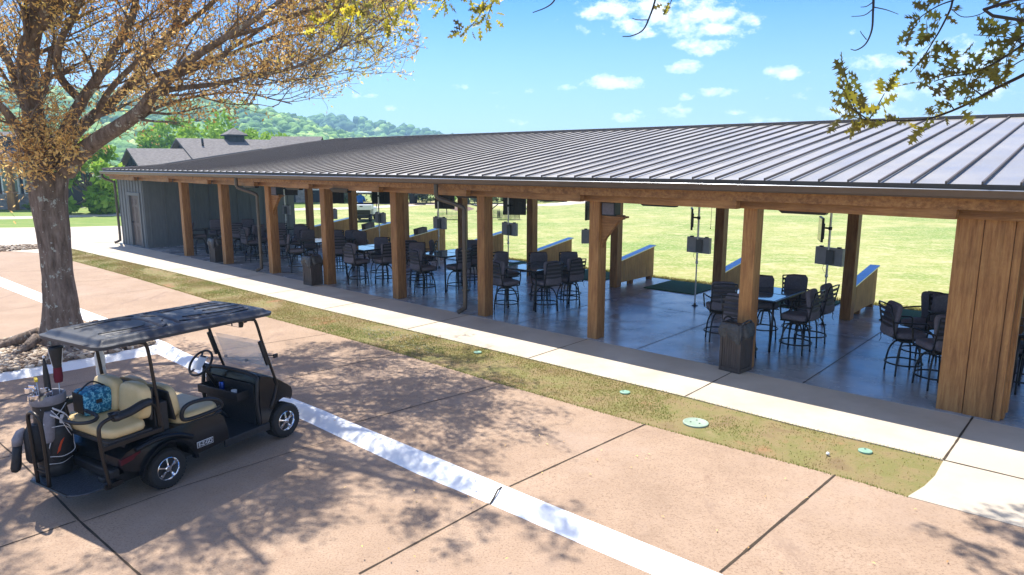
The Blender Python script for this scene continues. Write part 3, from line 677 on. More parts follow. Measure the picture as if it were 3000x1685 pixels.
mb.box((-w2-.045, -.02, 1.04), (.09, .045, 2.08)); mb.box((w2+.045, -.02, 1.04), (.09, .045, 2.08)); mb.box((0, -.02, 2.12), (2*w2+.24, .05, .13)); mb.box((0,-.03,.02),(2*w2,.10,.04))
mb.build('door_trim', m['trim'], pav, loc=A+(B-A).normalized()*c0, rot=(0,0,an), bevel=.004)
# knee braces
def brace(u):
    mb = MB(); mb.slab([(.11,1.86),(.11,2.44),(.58,2.44),(.58,2.36),(.50,2.34),(.20,1.98),(.11,1.78)], .05)
    mb.box((.42,0,2.40),(.42,.20,.035))
    return mb.build('knee_brace', m['beamwood'], pav, loc=U(u, .14), rot=(0,0,rotU(u)), bevel=.004)
for u in (2.0, 6.0): brace(u)

# ---------------------------------------------------------------- dividers, mats, launch monitors, heaters, speakers
def mk_divider():
    t = thing('bay_divider', 'x', 'divider', (0,0,0))
    mb = MB(); z0, za, zb, L = .10, .70, .95, 1.78
    k = 22; w = L/k
    for s in (-1, 1):
        for i in range(k):
            y = (i+.5)*w; zt = za+(zb-za)*y/L
            A = .078*s; mb.add([(A, y-w/2+.007, z0), (A, y+w/2-.007, z0), (A, y+w/2-.007, zt+.008), (A, y-w/2+.007, zt-.008), (A-.022*s, y-w/2+.007, z0), (A-.022*s, y+w/2-.007, z0), (A-.022*s, y+w/2-.007, zt+.008), (A-.022*s, y-w/2+.007, zt-.008)],
                [(0,1,2,3),(4,7,6,5),(0,4,5,1),(3,2,6,7),(0,3,7,4),(1,5,6,2)])
    for (c_, d_) in (((0, L/2, z0+.05), (.10, L-.02, .10)),): mb.box(c_, d_)
    mb.box((0, L-.02, (z0+zb)/2), (.15, .03, zb-z0))
    mb.build('slat_panel', m['fencewood'], t)
    mb = MB(); mb.add([(-.11,-.01,za+.006), (.11,-.01,za+.006), (.11,L+.05,zb+.012), (-.11,L+.05,zb+.012), (-.11,-.01,za+.032), (.11,-.01,za+.032), (.11,L+.05,zb+.038), (-.11,L+.05,zb+.038)], [(0,3,2,1),(4,5,6,7),(0,1,5,4),(1,2,6,5),(2,3,7,6),(3,0,4,7)])
    mb.build('cap', m['capmetal'], t)
    for y in (.62, 1.66):
        MB().box((0, y, .05), (.14, .12, .10)).build('foot', m['postwood'], t)
    return t
dv = mk_divider(); dk = kidtree(dv)
dlab = ['slatted bay divider nearest the grey storage room', 'slatted bay divider behind the utility vehicle side, third post bay', 'slatted bay divider carrying the darker planter box', 'slatted bay divider carrying the weathered planter box', 'slatted bay divider right of the second downspout',
        'slatted bay divider behind the table with reclined cushions', 'slatted bay divider fully visible right of the speaker post', 'slatted bay divider glimpsed behind the post with the trash bin', 'slatted bay divider at the right beside a bare green mat']
dlab = ['slatted wooden divider glimpsed between chairs nearest the gray storage room', 'slatted wooden divider just left of the third front post', 'slatted wooden divider with the darker planter box on its cap', 'slatted wooden divider with the weathered planter box on its cap',
        'slatted wooden divider mostly hidden behind the downspout post', 'slatted wooden divider behind the table with tilted cushions', 'slatted wooden divider fully in view right of the speaker post', 'slatted wooden divider glimpsed behind the large bin post', 'slatted wooden divider standing left of the boarded pillar']
divs = []
for i, u in enumerate(UB[:8]):
    loc = U(u, 5.28, .004)
    if i == 0: dv.location = loc; dv.rotation_euler = (0,0,rotU(u)); dv['label'] = dlab[0]; dv['group'] = 'slatted dividers between hitting bays'; divs.append(dv)
    else: divs.append(dup(dv, dk, loc, rotU(u), dlab[i if i < 5 else i+1 if i < 8 else i]))
divs[7]['label'] = dlab[8]; divs[6]['label'] = dlab[7]; divs[5]['label'] = dlab[6]; divs[4]['label'] = dlab[5]; divs[3]['label'] = dlab[4]; divs[2]['label'] = dlab[3]; divs[1]['label'] = dlab[2]
dv['label'] = 'slatted wooden divider just left of the fourth front post'
# planter boxes resting on two divider caps
def planter(u, d, z, label, s=1.0):
    mb = MB(); W, L, H, T = .22*s, .46*s, .19*s, .02
    for x in (-W/2, W/2): mb.box((x, 0, H/2), (T, L, H))
    for y in (-L/2, L/2): mb.box((0, y, H/2), (W-T-.001, T, H-.004))
    mb.box((0,0,.015), (W-.02, L-.02, .02))
    o = mb.build('planter_box', m['planter'], loc=U(u, d, z), rot=(R(7.5), 0, rotU(u)), bevel=.003); tag(o, label, 'planter box', 'wooden boxes on the divider caps')
planter(2.08, 5.90, .82, 'weathered open wooden box on a divider cap between the middle posts')
planter(1.06, 5.85, .815, 'dark wooden box on a divider cap in front of the utility vehicle')
# hitting mats
mk = MB().box((0,0,.012), (1.5,1.55,.024))
mats_ = [(-.3,'green hitting mat hidden among chairs in front of the storage room'),(4.55,'green hitting mat between two dividers left of the speaker post'),(5.54,'green hitting mat fully in view at the center right'),(6.60,'green hitting mat behind the table by the large bin'),(7.50,'green hitting mat at the right beside the pillar'),(3.62,'green hitting mat seen behind the table with tilted cushions')]
m0 = None
for u, lab in mats_[1:]:
    if m0 is None: m0 = mk.build('hitting_mat', m['turfmat'], bevel=.006); o = m0
    else: o = m0.copy(); COL.objects.link(o)
    o.location = U(u, 6.25, .004); o.rotation_euler = (0,0,rotU(u)); tag(o, lab, 'golf mat', 'green hitting mats in the bays')
# launch monitor stands
def monitor(u, d, lab, tvrot, boxrot, tvz=2.08, first=[None]):
    t = thing('monitor_stand', lab, 'monitor stand', U(u, d, .004), rotU(u), 'monitor poles behind the tables')
    MB().lathe([(.075,0),(.075,.012),(.03,.022),(.026,.06),(.0,.06)], 20).build('base', m['blackmetal'], t, smooth=True, auto=40)
    mb = MB(); mb.tube([(0,0,.05),(0,0,1.08)], .017, 12); mb.tube([(0,0,1.06),(0,0,2.92)], .024, 12); mb.lathe([(.028,1.02),(.032,1.03),(.032,1.07),(.026,1.08)], 14)
    mb.build('pole', m['steel'], t, smooth=True, auto=40)
    rb = Matrix.Rotation(boxrot, 3, 'Z')
    mb = MB(); mb.box(rb @ Vector((0,.06,1.46)), (.61,.10,.37), rb); b = mb.build('control_box', m['dull'], t, bevel=.006)
    for x in (-.2,.2): MB().box(rb @ Vector((x,.06,1.655)), (.07,.06,.03), rb).build('hinge_block', m['black'], b)
    mb = MB(); mb.box(rb @ Vector((.05,-.012,1.45)), (.16,.05,.30), rb); mb.build('cover_plate', m['trim'], b, bevel=.004)
    mb = MB(); mb.tube([rb @ Vector(p) for p in spl([(-.08,.0,1.29),(-.10,0,1.2),(-.05,0,1.12),(0,0,1.10)],5)], .004, 5); mb.build('cable', m['black'], t)
    rt = Matrix.Rotation(tvrot, 3, 'Z')
    mb = MB(); mb.box(rt @ Vector((.16,.16,tvz)), (.68,.045,.50), rt); tv = mb.build('tv_screen', m['black'], t, bevel=.005)
    mb = MB(); mb.box(rt @ Vector((.16,.184,tvz)), (.65,.006,.46), rt); mb.build('display', m['screen'], tv)
    mb = MB(); mb.box(rt @ Vector((.33,.125,tvz-.02)), (.10,.03,.28), rt); mb.box(rt @ Vector((-.02,.13,tvz-.02)), (.30,.02,.32), rt); mb.build('rear_housing', m['blackmetal'], tv, bevel=.004)
    mb = MB(); mb.tube([Vector((0,0,tvz+.03)), rt @ Vector((.10,.12,tvz+.03))], .02, 8); mb.lathe([(.038,tvz-.005),(.038,tvz+.065)], 14); mb.build('arm', m['blackmetal'], t, smooth=True, auto=40)
    return t
def uline(px, py, d):       # bay number where the sight line of a photo column meets depth d
    r = ray(px, py); t = (D0+d)/(r.x*NX_+r.y*NY_); return UD(r*t)[0]
PO = [(2435,640,4.25,'monitor pole right of the large bin post with edge-on screen', 1.98, -.25, 2.02),
      (2047,650,4.25,'monitor pole at center right with thin edge-on screen and square box', 2.08, -.1, 2.08),
      (1740,650,4.2,'monitor pole mostly hidden behind the speaker post', 1.75, .9, 2.14),
      (1489,640,4.2,'monitor pole behind the table with tilted cushions, big screen seen from behind', .55, -.12, 2.12),
      (1284,620,4.2,'monitor pole beside the weathered box, tilted black screen seen from behind', .42, -.1, 2.16),
      (1109,600,4.2,'monitor pole in front of the white utility vehicle', 1.25, -.15, 2.2),
      (968,600,4.2,'monitor pole hidden behind the fourth front post', .9, -.1, 2.1),
      (834,590,4.2,'farthest monitor pole just right of the gray storage wall', .6, -.1, 2.75)]
for px, py, d, lab, tr, br, tz in PO:
    t = monitor(uline(px, py, d), d, lab, tr, br, tz if tz < 2.7 else 2.3)
# heaters under the ceiling
def heater(px, py, lab, k=[0]):
    z = 2.62; p = G(px, py, z)
    u, d = UD(p)
    if not (-.5 < d < 6.5): d = 2.2; u = uline(px, py, d)
    t = thing('patio_heater', lab, 'heater', U(u, d, 0), rotU(u), 'flat black heaters under the ceiling')
    mb = MB(); mb.add([(-.42,-.09,2.72),(.42,-.09,2.72),(.42,.09,2.72),(-.42,.09,2.72),(-.30,-.06,2.62),(.36,-.06,2.62),(.36,.06,2.62),(-.30,.06,2.62)], [(0,1,2,3),(4,7,6,5),(0,4,5,1),(1,5,6,2),(2,6,7,3),(3,7,4,0)])
    mb.build('housing', m['blackmetal'], t, bevel=.008)
    for x in (-.3, .3): MB().tube([(x,0,2.71),(x,0,2.93)], .008, 6).build('hanger', m['blackmetal'], t)
for px, py, lab in [(1615,590,'heater hung right of the second downspout'),(1929,605,'heater hung right of the speaker post'),(2350,627,'heater hung right of the large bin post'),(999,564,'heater hung left of the utility vehicle'),(1372,580,'heater hung beside the second downspout elbow'),(735,550,'heater hung beside the first downspout elbow'),(862,556,'heater hung right of the first knee brace')]:
    heater(px, py, 'flat black '+lab)
for u, lab in ((2.0,'black box speaker on the far knee brace beside the first downspout'), (5.976,'black box speaker on the knee brace of the center right post')):
    t = thing('speaker', lab, 'speaker', U(u, .14, 2.42), rotU(u), 'black speakers on the knee brace shelves')
    MB().box((.36,0,.13), (.30,.20,.26)).build('cabinet', m['black'], t, bevel=.01); MB().box((.36,-.103,.13), (.25,.006,.21)).build('grille', m['fabric'], t)
for px, py, dy, lab in ((1520.5,632,.42,'thin dark pull cord hanging over the range left of center'),(2081.5,672,.6,'thin dark pull cord hanging near the center right monitor')):
    u = uline(px, py, 5.0); tag(MB().tube([U(u,5.0,2.82), U(u+.002,5.0,2.2), U(u,5.0,2.92-.5-dy)], .005, 5).lathe([(0,0),(.014,.01),(.012,.03),(0,.035)], 8, U(u,5.0,2.92-.53-dy)).build('pull_cord', m['blackmetal']), lab, 'pull cord', 'pull cords above the bays')
# ---------------------------------------------------------------- bar chairs
def mk_chair():
    t = thing('bar_chair', 'x', 'bar chair')
    for k in range(4):
        q = math.pi/4+k*math.pi/2; c_, s_ = math.cos(q), math.sin(q)
        P = [(.10*c_,.10*s_,.565),(.17*c_,.17*s_,.53),(.245*c_,.245*s_,.40),(.28*c_,.28*s_,.22),(.295*c_,.295*s_,.0)]
        MB().tube(spl(P, 4), .0155, 8).build('leg', m['blackmetal'], t, smooth=True)
    MB().tube([(.288*math.cos(i*math.pi/14), .288*math.sin(i*math.pi/14), .20) for i in range(28)], .014, 7, closed=True).build('foot_ring', m['blackmetal'], t, smooth=True)
    mb = MB(); mb.lathe([(.11,.555),(.13,.565),(.13,.585),(.10,.60),(.10,.625)], 20); mb.box((0,0,.632),(.46,.46,.018)); mb.build('swivel', m['blackmetal'], t, smooth=True, auto=30)
    def cushion(w, h, th, r):       # rounded pillow standing in xz, thickness y
        ring = []; 
        for k in range(24):
            q = 2*math.pi*k/24; ex = .32
            ring.append((w/2*math.copysign(abs(math.cos(q))**ex, math.cos(q)), h/2*math.copysign(abs(math.sin(q))**ex, math.sin(q))))
        L = []
        for yy_, s in ((-th/2,.86),(-th*.42,.95),(-th*.2,1.0),(th*.2,1.0),(th*.42,.95),(th/2,.86)): L.append([(x*s, yy_, z*s) for x, z in ring])
        return L
    mb = MB(); L = cushion(.49,.49,.105,0); mb.rings([[Vector((x, z, y)) for x, y, z in r_] for r_ in L]); mb.build('seat_cushion', m['fabric'], t, smooth=True, auto=60, loc=(0,.01,.70))
    mb = MB(); mb.rings(cushion(.465,.58,.09,0)); mb.build('back_cushion', m['fabric'], t, smooth=True, auto=60, loc=(0,-.268,.955), rot=(R(-10),0,0))
    mb = MB()
    f = lambda z: -.245-(z-.66)*.19-.035
    for s in (-1, 1): mb.tube([(s*.235, f(.60)+.02, .62), (s*.235, f(.72), .72), (s*.235, f(.95), .95), (s*.232, f(1.21), 1.21)], .0145, 7)
    mb.tube([(-.232, f(1.21), 1.21), (0, f(1.225)-.012, 1.225), (.232, f(1.21), 1.21)], .014, 7); mb.build('back_frame', m['blackmetal'], t, smooth=True)
    for i in range(5):
        z = .76+i*.095; y = f(z)-.004
        MB().rings([[Vector((x, y-.012*(1-(x/.235)**2)-.004, z-.024)), Vector((x, y-.012*(1-(x/.235)**2)-.008, z)), Vector((x, y-.012*(1-(x/.235)**2)-.004, z+.024)), Vector((x, y-.012*(1-(x/.235)**2)+.003, z+.024)), Vector((x, y-.012*(1-(x/.235)**2)+.003, z-.024))] for x in np.linspace(-.232,.232,7)]).build('back_slat', m['strap'], t, smooth=True, auto=30)
    for s in (-1, 1):
        P = [(s*.245, f(.93), .93), (s*.285, -.14, .935), (s*.29, .12, .93), (s*.288, .20, .915), (s*.285, .215, .86), (s*.26, .20, .64)]
        MB().tube(spl(P, 4), .0145, 7, flat=1.0).build('armrest', m['blackmetal'], t, smooth=True)
    for s in (-1, 1): MB().tube(spl([(s*.215,-.31,.62),(s*.225,-.30,.66),(s*.235,-.27,.70),(s*.25,-.31,.64),(s*.24,-.30,.56),(s*.255,-.32,.50)],4), .005, 4).build('cushion_tie', m['strap'], t)
    return t
ch0 = mk_chair(); ch0.scale = (.96,.96,.96); chk = kidtree(ch0); nch = 0
def chair(x, y, face, lab):
    global nch
    rz = R(face-90)
    if nch == 0: ch0.location = (x, y, .004); ch0.rotation_euler = (0,0,rz); ch0['label'] = lab; ch0['group'] = 'cushioned swivel bar chairs around the tables'; o = ch0
    else: o = dup(ch0, chk, (x, y, .004), rz, lab)
    nch += 1; return o
def top(px, py, face, back=.30, z=1.17):     # chair placed from where the top of its back shows
    p = G(px, py, z); return (p.x+math.cos(R(face))*back, p.y+math.sin(R(face))*back)
def za(x, y): return (500+x/4.824, 500+y/4.824)
def zb(x, y): return (850+x/3.365, 500+y/3.365)
def zc(x, y): return (1400+x/3.365, 500+y/3.365)
def zd(x, y): return (2000+x/2.632, 580+y/2.632)
def ze(x, y): return (2500+x/2.226, 600+y/2.226)
def ft(p, face, lab): q = G(*p, .17); chair(q.x, q.y, face, lab)
def tp(p, face, lab): x, y = top(*p, face); chair(x, y, face, lab)
# table by the storage room (far left)
ft(za(430,1110), 30, 'lone left bar chair between the first two posts, slatted back to us')
tp(za(640,695), -75, 'bar chair against the storage wall behind the second post')
tp(za(925,748), 100, 'bar chair seen squarely from behind just right of the second post')
tp(za(1085,692), -80, 'farthest bar chair against the storage wall between second and third posts')
# second table
ft(za(1170,1215), 45, 'bar chair with slatted back left of the first downspout')
tp(za(1235,768), -55, 'bar chair facing us just left of the first downspout')
tp(za(1545,750), -90, 'bar chair facing us, half hidden by the post with the first downspout')
ft(za(1590,1230), 98, 'bar chair seen from behind just right of the first downspout post')
# third table
ft(za(1800,1350), 15, 'bar chair with tall plain back nearest the middle bin, facing right')
tp(za(1925,842), -60, 'bar chair with plain back just left of the fourth post, arms toward us')
tp(za(1860,797), -95, 'bar chair with wide back on the far side near the first visible divider')
tp(za(1830,762), -80, 'bar chair peeping over another one near the first visible divider')
ft(zb(492,960), 100, 'bar chair seen from behind hard against the right of the fourth post')
# fourth table
tp(zb(455,590), -90, 'bar chair barely showing over others right of the fourth post')
tp(zb(680,604), -80, 'bar chair with the tallest plain back below the dark planter box')
tp(zb(610,592), -95, 'bar chair behind the tallest plain back, next to the back post')
ft(zb(675,1065), 50, 'bar chair with round base in view left of the short table leg')
ft(zb(935,1060), 130, 'bar chair turned left, partly behind the fifth post')
tp(zb(905,662), -100, 'bar chair with wide plain back just left of the fifth post')
# fifth table
ft(zb(1190,1020), 95, 'bar chair seen from behind just right of the fifth post')
tp(zb(1250,713), -85, 'bar chair peeping above the slatted one below the planter box')
ft(zb(1330,1145), 42, 'bar chair with slatted back left of the glass table by the second downspout')
tp(zb(1418,693), 178, 'bar chair seen edge-on at the far end of the glass table')
ft(zb(1650,1130), 132, 'bar chair with slatted back left of the second downspout, turned left')
tp(zb(1790,690), -100, 'bar chair plain back high behind the second downspout')
ft(zb(1795,1075), 125, 'bar chair mostly hidden behind the second downspout')
# sixth table
ft(zc(280,1310), 38, 'bar chair with slatted back just right of the second downspout post')
tp(zc(215,808), -50, 'bar chair with plain dark back at the far left of the sixth table')
tp(zc(595,812), -80, 'bar chair with tilted cushion behind the left end of the table')
tp(zc(895,808), -85, 'bar chair with tilted cushion behind the right end of the table')
ft(zc(670,1310), 122, 'bar chair with round base in front of the table left of the speaker post')
ft(zc(890,1265), 125, 'rearmost slatted bar chair beside the speaker post')
# seventh table
ft(zd(275,1030), 85, 'bar chair seen from behind left of the large bin post')
p_ = G(*zd(560,1160), .17); chair(p_.x-.28, p_.y-.05, 48, 'bar chair half hidden behind the large bin post')
tp(zd(612,605), -95, 'bar chair plain back just right of the large bin post')
tp(zd(870,600), -95, 'bar chair facing us at the far end of the two pane glass table')
ft(zd(868,1120), 138, 'bar chair with slatted back nearest the glass table corner, turned left')
ft(zd(985,1060), 135, 'bar chair with slatted back behind another beside the right monitor pole')
# eighth table
ft(ze(325,1035), -5, 'bar chair in side view left of the boarded pillar')
ft(ze(525,1120), 90, 'bar chair seen from behind against the left edge of the pillar')
tp(ze(545,580), -160, 'bar chair leaning right beside the pillar, farther from us')
tp(ze(600,590), -95, 'bar chair sliver just left of the pillar top half')
ft(ze(1075,1140), 95, 'bar chair at the right photo edge beyond the pillar')
# ---------------------------------------------------------------- tables
def mk_table():
    t = thing('patio_table', 'x', 'table'); W, L, H = 1.0, 1.42, .97
    for x in (-W/2+.05, W/2-.05):
        for y in (-L/2+.05, L/2-.05): MB().tube([(x*.93, y*.95, 0), (x, y, .5), (x, y, H-.05)], .022, 8).build('leg', m['blackmetal'], t, smooth=True)
    mb = MB()
    for x in (-W/2, W/2): mb.box((x, 0, H-.02), (.045, L+.045, .04))
    for y in (-L/2, 0, L/2): mb.box((0, y, H-.0215), (W-.046, .045, .036))
    mb.build('frame', m['blackmetal'], t, bevel=.006)
    for y in (-L/4, L/4): MB().box((0, y, H-.006), (W-.06, L/2-.06, .010)).build('glass_pane', m['glass'], t)
    return t
tb = mk_table(); tk = kidtree(tb)
F = G(*zd(715,800), .97); rz7 = rotU(7.0); X = Vector((math.cos(rz7), math.sin(rz7))); Y_ = Vector((-X.y, X.x))
c7 = F.xy-X*.5+Y_*.71
def tri(x): return x
TB = [(c7.x, c7.y, 7.0, 'glass bar table with two panes behind the large bin')]
F = G(*zc(485,975), .97); c6 = F.xy+Y_*.62-X*.15; TB.append((c6.x, c6.y, 4.8, 'glass bar table in front of the tilted cushions'))
F = G(*zb(1510,845), .97); TB.append((F.x+.15, F.y+.75, 3.5, 'glass bar table left of the second downspout'))
F = G(*zb(790,780), .97); TB.append((F.x-.05, F.y+.70, 2.8, 'glass bar table left of the fifth post'))
F = G(*zb(280,700), .97); TB.append((F.x+.10, F.y+.6, 1.8, 'glass bar table glimpsed left of the fourth post'))
p = U(.72, 2.55); TB.append((p.x, p.y, .75, 'bar table hidden among chairs around the first downspout'))
F = G(*za(610,812), .97); TB.append((F.x+.45, F.y+.2, -.1, 'bar table glimpsed left of the second post by the storage wall'))
p = U(8.05, 1.9); TB.append((p.x, p.y, 8.05, 'bar table glimpsed between chairs left of the boarded pillar'))
for i, (x, y, u, lab) in enumerate(TB):
    if i == 0: tb.location = (x, y, .004); tb.rotation_euler = (0,0,rotU(u)); tb['label'] = lab; tb['group'] = 'glass topped bar tables'
    else: dup(tb, tk, (x, y, .004), rotU(u), lab)
# ---------------------------------------------------------------- bins
def mk_bin():
    t = thing('trash_bin', 'x', 'trash bin'); W, H = .38, .78
    mb = MB(); mb.box((0,0,H/2+.02), (W-.03, W-.03, H-.04))
    for x in (-1, 1):
        for y in (-1, 1): mb.box((x*(W/2-.02), y*(W/2-.02), H/2), (.045,.045,H))
    for z in (.035, H-.03):
        for q in range(4):
            mb.box(Matrix.Rotation(q*math.pi/2, 3, 'Z') @ Vector((0, W/2-.017, z)), (W-.09, .034, .07) if q % 2 == 0 else (.034, W-.09, .07))
    for q in range(4):
        for i in range(-3, 4): mb.box(Matrix.Rotation(q*math.pi/2, 3, 'Z') @ Vector((i*.042, W/2-.012, H/2)), (.034,.008,H-.16) if q % 2 == 0 else (.008,.034,H-.16))
    mb.build('body', m['bin'], t, bevel=.003)
    mb = MB(); k = 56; L = []
    rr = np.random.default_rng(5); ph = rr.uniform(0, 6.28, 8)
    for j, (z, s, amp) in enumerate([(H-.05,.80,.0),(H+.02,.86,.0),(H+.045,.97,.006),(H+.03,1.08,.010),(H-.05,1.14,.020),(H-.13,1.17,.030),(H-.19,1.15,.034),(H-.235,1.10,.036)]):
        ring = []
        for i in range(k):
            q = 2*math.pi*i/k; e = .38; c_, s_ = math.cos(q), math.sin(q)
            r_ = W/2*s; n_ = amp*(math.sin(5*q+ph[0]+j*.3)+.8*math.sin(9*q+ph[1]-j*.5)+.6*math.sin(14*q+ph[2]))
            x = math.copysign(abs(c_)**e, c_)*(r_+n_*.6); y = math.copysign(abs(s_)**e, s_)*(r_+n_*.6)
            zz = z+(.045*math.sin(3*q+ph[3])+.02*math.sin(7*q+ph[4]))*(j/7.)**2
            ring.append(Vector((x, y, zz)))
        L.append(ring)
    mb.rings(L, caps=False); mb.build('liner', m['bag'], t, smooth=True)
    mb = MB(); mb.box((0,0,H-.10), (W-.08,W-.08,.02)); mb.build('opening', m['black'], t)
    mb = MB()
    for s in (-1, 1): mb.tube(spl([(s*.16,-.19,H+.01),(s*.19,-.1,H+.075),(s*.20,.03,H+.09),(s*.17,.17,H+.02)],4), .016, 6)
    mb.build('rim', m['bag'], t, smooth=True)
    return t
bn = mk_bin(); bk = kidtree(bn)
Q = [(G(2150,1094), 'large trash bin with black liner in front of the right post', -.10), (G(912,836), 'trash bin with crumpled liner beside the fourth post', .05), (G(632,769), 'farthest trash bin beside the second post', .05)]
for i, (p, lab, dr_) in enumerate(Q):
    p = p+Vector((.08,.20,0)) if i == 0 else p+Vector((.02,.14,0))
    if i == 0: bn.location = (p.x, p.y, .005); bn.rotation_euler = (0,0,rotU(7)+.55*0-.12); bn['label'] = lab; bn['group'] = 'dark trash bins by the posts'
    else: dup(bn, bk, (p.x, p.y, .005), rotU(3)+dr_, lab)
# ---------------------------------------------------------------- trees
def leafcloud(name, P, mt, parent, s0=.05, s1=.1, tint=None, asp=.4, label=None, kind=None):
    P = np.asarray(P, float); n = len(P); r = np.random.default_rng(n)
    a = r.normal(0, 1, (n,3)); a /= np.linalg.norm(a, axis=1, keepdims=True)
    b = r.normal(0, 1, (n,3)); b -= a*(a*b).sum(1, keepdims=True); b /= np.linalg.norm(b, axis=1, keepdims=True)
    s = r.uniform(s0, s1, (n,1))
    V = np.stack([P, P+a*s*.5+b*s*asp*.5, P+a*s, P+a*s*.5-b*s*asp*.5], 1).reshape(-1,3)
    t = r.uniform(0, 1, n) if tint is None else np.clip(tint, 0, 1)
    o = fast(name, V, np.arange(4*n).reshape(-1,4), mt, parent, tint=np.repeat(t, 4))
    if kind: o['kind'] = kind
    return o
def crown_points(c, rad, n, clumps, seed, sq=(1,1,.8), shell=.55):
    r = np.random.default_rng(seed); c = np.array(c)
    d = r.normal(0, 1, (clumps,3)); d /= np.linalg.norm(d, axis=1, keepdims=True)
    cen = d*r.uniform(shell, .95, (clumps,1))*rad*np.array(sq)
    k = r.integers(0, clumps, n); cr = r.uniform(.16, .34, clumps)*rad
    q = r.normal(0, 1, (n,3)); q /= np.linalg.norm(q, axis=1, keepdims=True); q *= (r.uniform(0,1,(n,1))**.45)
    P = c+cen[k]+q*cr[k][:,None]*np.array([1,1,.75])
    tint = r.uniform(0,1,clumps)[k]*.6+r.uniform(0,.4,n)
    return P, tint, c+cen
def tree(name, label, cat, x, y, h, rad, mt, n=5000, clumps=26, seed=1, group=None, leaf=(.12,.28), tr=.12, z0=-.05, trunkh=.35, sq=(1,1,.9), bark='twig'):
    t = thing(name, label, cat, (x, y, z0), 0, group); rr = random.Random(seed)
    cz = h-rad*sq[2]*.9; P, tint, cen = crown_points((0,0,cz), rad, n, clumps, seed, sq)
    leafcloud('crown', P, mt, t, leaf[0], leaf[1], tint, .6)
    mb = MB(); mb.tube(spl([(0,0,0),(rr.uniform(-.05,.05)*h*.3,0,h*.2),(rr.uniform(-.1,.1),rr.uniform(-.1,.1),cz*.8),(0,0,cz+rad*.3)],4), [tr*(1-.7*i/12) for i in range(13)], 7)
    for c in cen[:14]: 
        q = rr.uniform(.3,.75); a = Vector((0,0,cz*q)); e = Vector(c); mb.tube([a, a.lerp(e,.5)+Vector((0,0,-.05*rad)), e], [tr*.4, tr*.25, tr*.08], 5)
    mb.build('trunk', m[bark], t, smooth=True); return t
def shrub(name, label, x, y, rad, h, mt, n=2500, seed=3, cat='shrub', group=None, leaf=(.06,.14), z0=-.03, asp=.6):
    P, tint, _ = crown_points((0,0,h*.5), rad, n, 16, seed, (1,1,h*.5/rad), .4)
    P[:,2] = np.maximum(P[:,2], .01)
    o = leafcloud(name, P, mt, None, leaf[0], leaf[1], tint, asp); o.location = (x, y, z0); return tag(o, label, cat, group)

# ---- the big tree at the left
TY = 12.9
tb0 = D(152, 862); big = thing('oak_tree', 'big old tree with lichen spotted trunk and rust colored leaves beside the cart', 'tree', (tb0.x, TY, 0))
tX, tZ = tb0.x, 0.0
def L(px, py, dy=0): p = atY(px, py, TY+dy); return Vector((p.x-tX, p.y-TY, p.z))
RB = random.Random(11); big_on = True; LM = .55
trunk_c = [(158,862),(157,822),(155,791),(154,758),(146,691),(139,625),(134,589),(123,508),(121,468),(121,430)]
trunk_w = [132,118,107,99,87,87,91,99,104,112]      # apparent widths
pts = []; 
for (x, y), w in zip(trunk_c, trunk_w): pts.append((L(x, y), w*K/2000*TY/2*.79))
mb = MB(); n = 64; rows = []
zz = [p.z for p, _ in pts]; zmax = zz[-1]
for i in range(61):
    z = zmax*i/60.
    cx_ = np.interp(z, zz, [p.x for p, _ in pts]); r0 = np.interp(z, zz, [r_ for _, r_ in pts]); ring = []
    for j in range(n):
        q = 2*math.pi*j/n; fl = max(0, 1-z/.55)**2
        rr_ = r0*(1+.035*math.sin(5*q+1.3+z*.8)+.03*math.sin(9*q-z*1.7)+fl*(.30*max(0,math.sin(2.5*q+.6))+.25*max(0, math.cos(3*q+2.4))))
        rr_ += .020*noise.noise((math.cos(q)*7, math.sin(q)*7, z*1.6))+.010*noise.noise((math.cos(q)*19, math.sin(q)*19, z*4))
        ring.append(Vector((cx_+rr_*math.cos(q), .92*rr_*math.sin(q), z-.02)))
    rows.append(ring)
mb.rings(rows)
trunk = mb
roots = [((-.35,-.2,.22),(-.75,-.45,.08),(-1.35,-.75,-.02)), ((.3,-.3,.2),(.6,-.6,.07),(.95,-1.0,-.03)), ((-.1,-.4,.22),(-.15,-.8,.08),(-.35,-1.3,-.03)), ((.4,.1,.2),(.8,.1,.06),(1.2,.2,-.03)), ((-.4,.1,.2),(-.9,.05,.07),(-1.4,-.1,-.03))]
for a, b, c_ in roots: trunk.tube(spl([a, b, c_],5), [.10,.095,.09,.08,.07,.06,.05,.04,.03,.025,.015], 10)
for (x, y) in ((90,335+360),(112,330+345),(118,455+240)): pass
branches, leaves, twigs = MB(), [], MB()
ZMIN = ([-9,.2,1.0,2.0,3.1,4.2,5.7,7.5], [2.0,2.4,2.8,3.4,4.0,4.1,4.8,5.5])
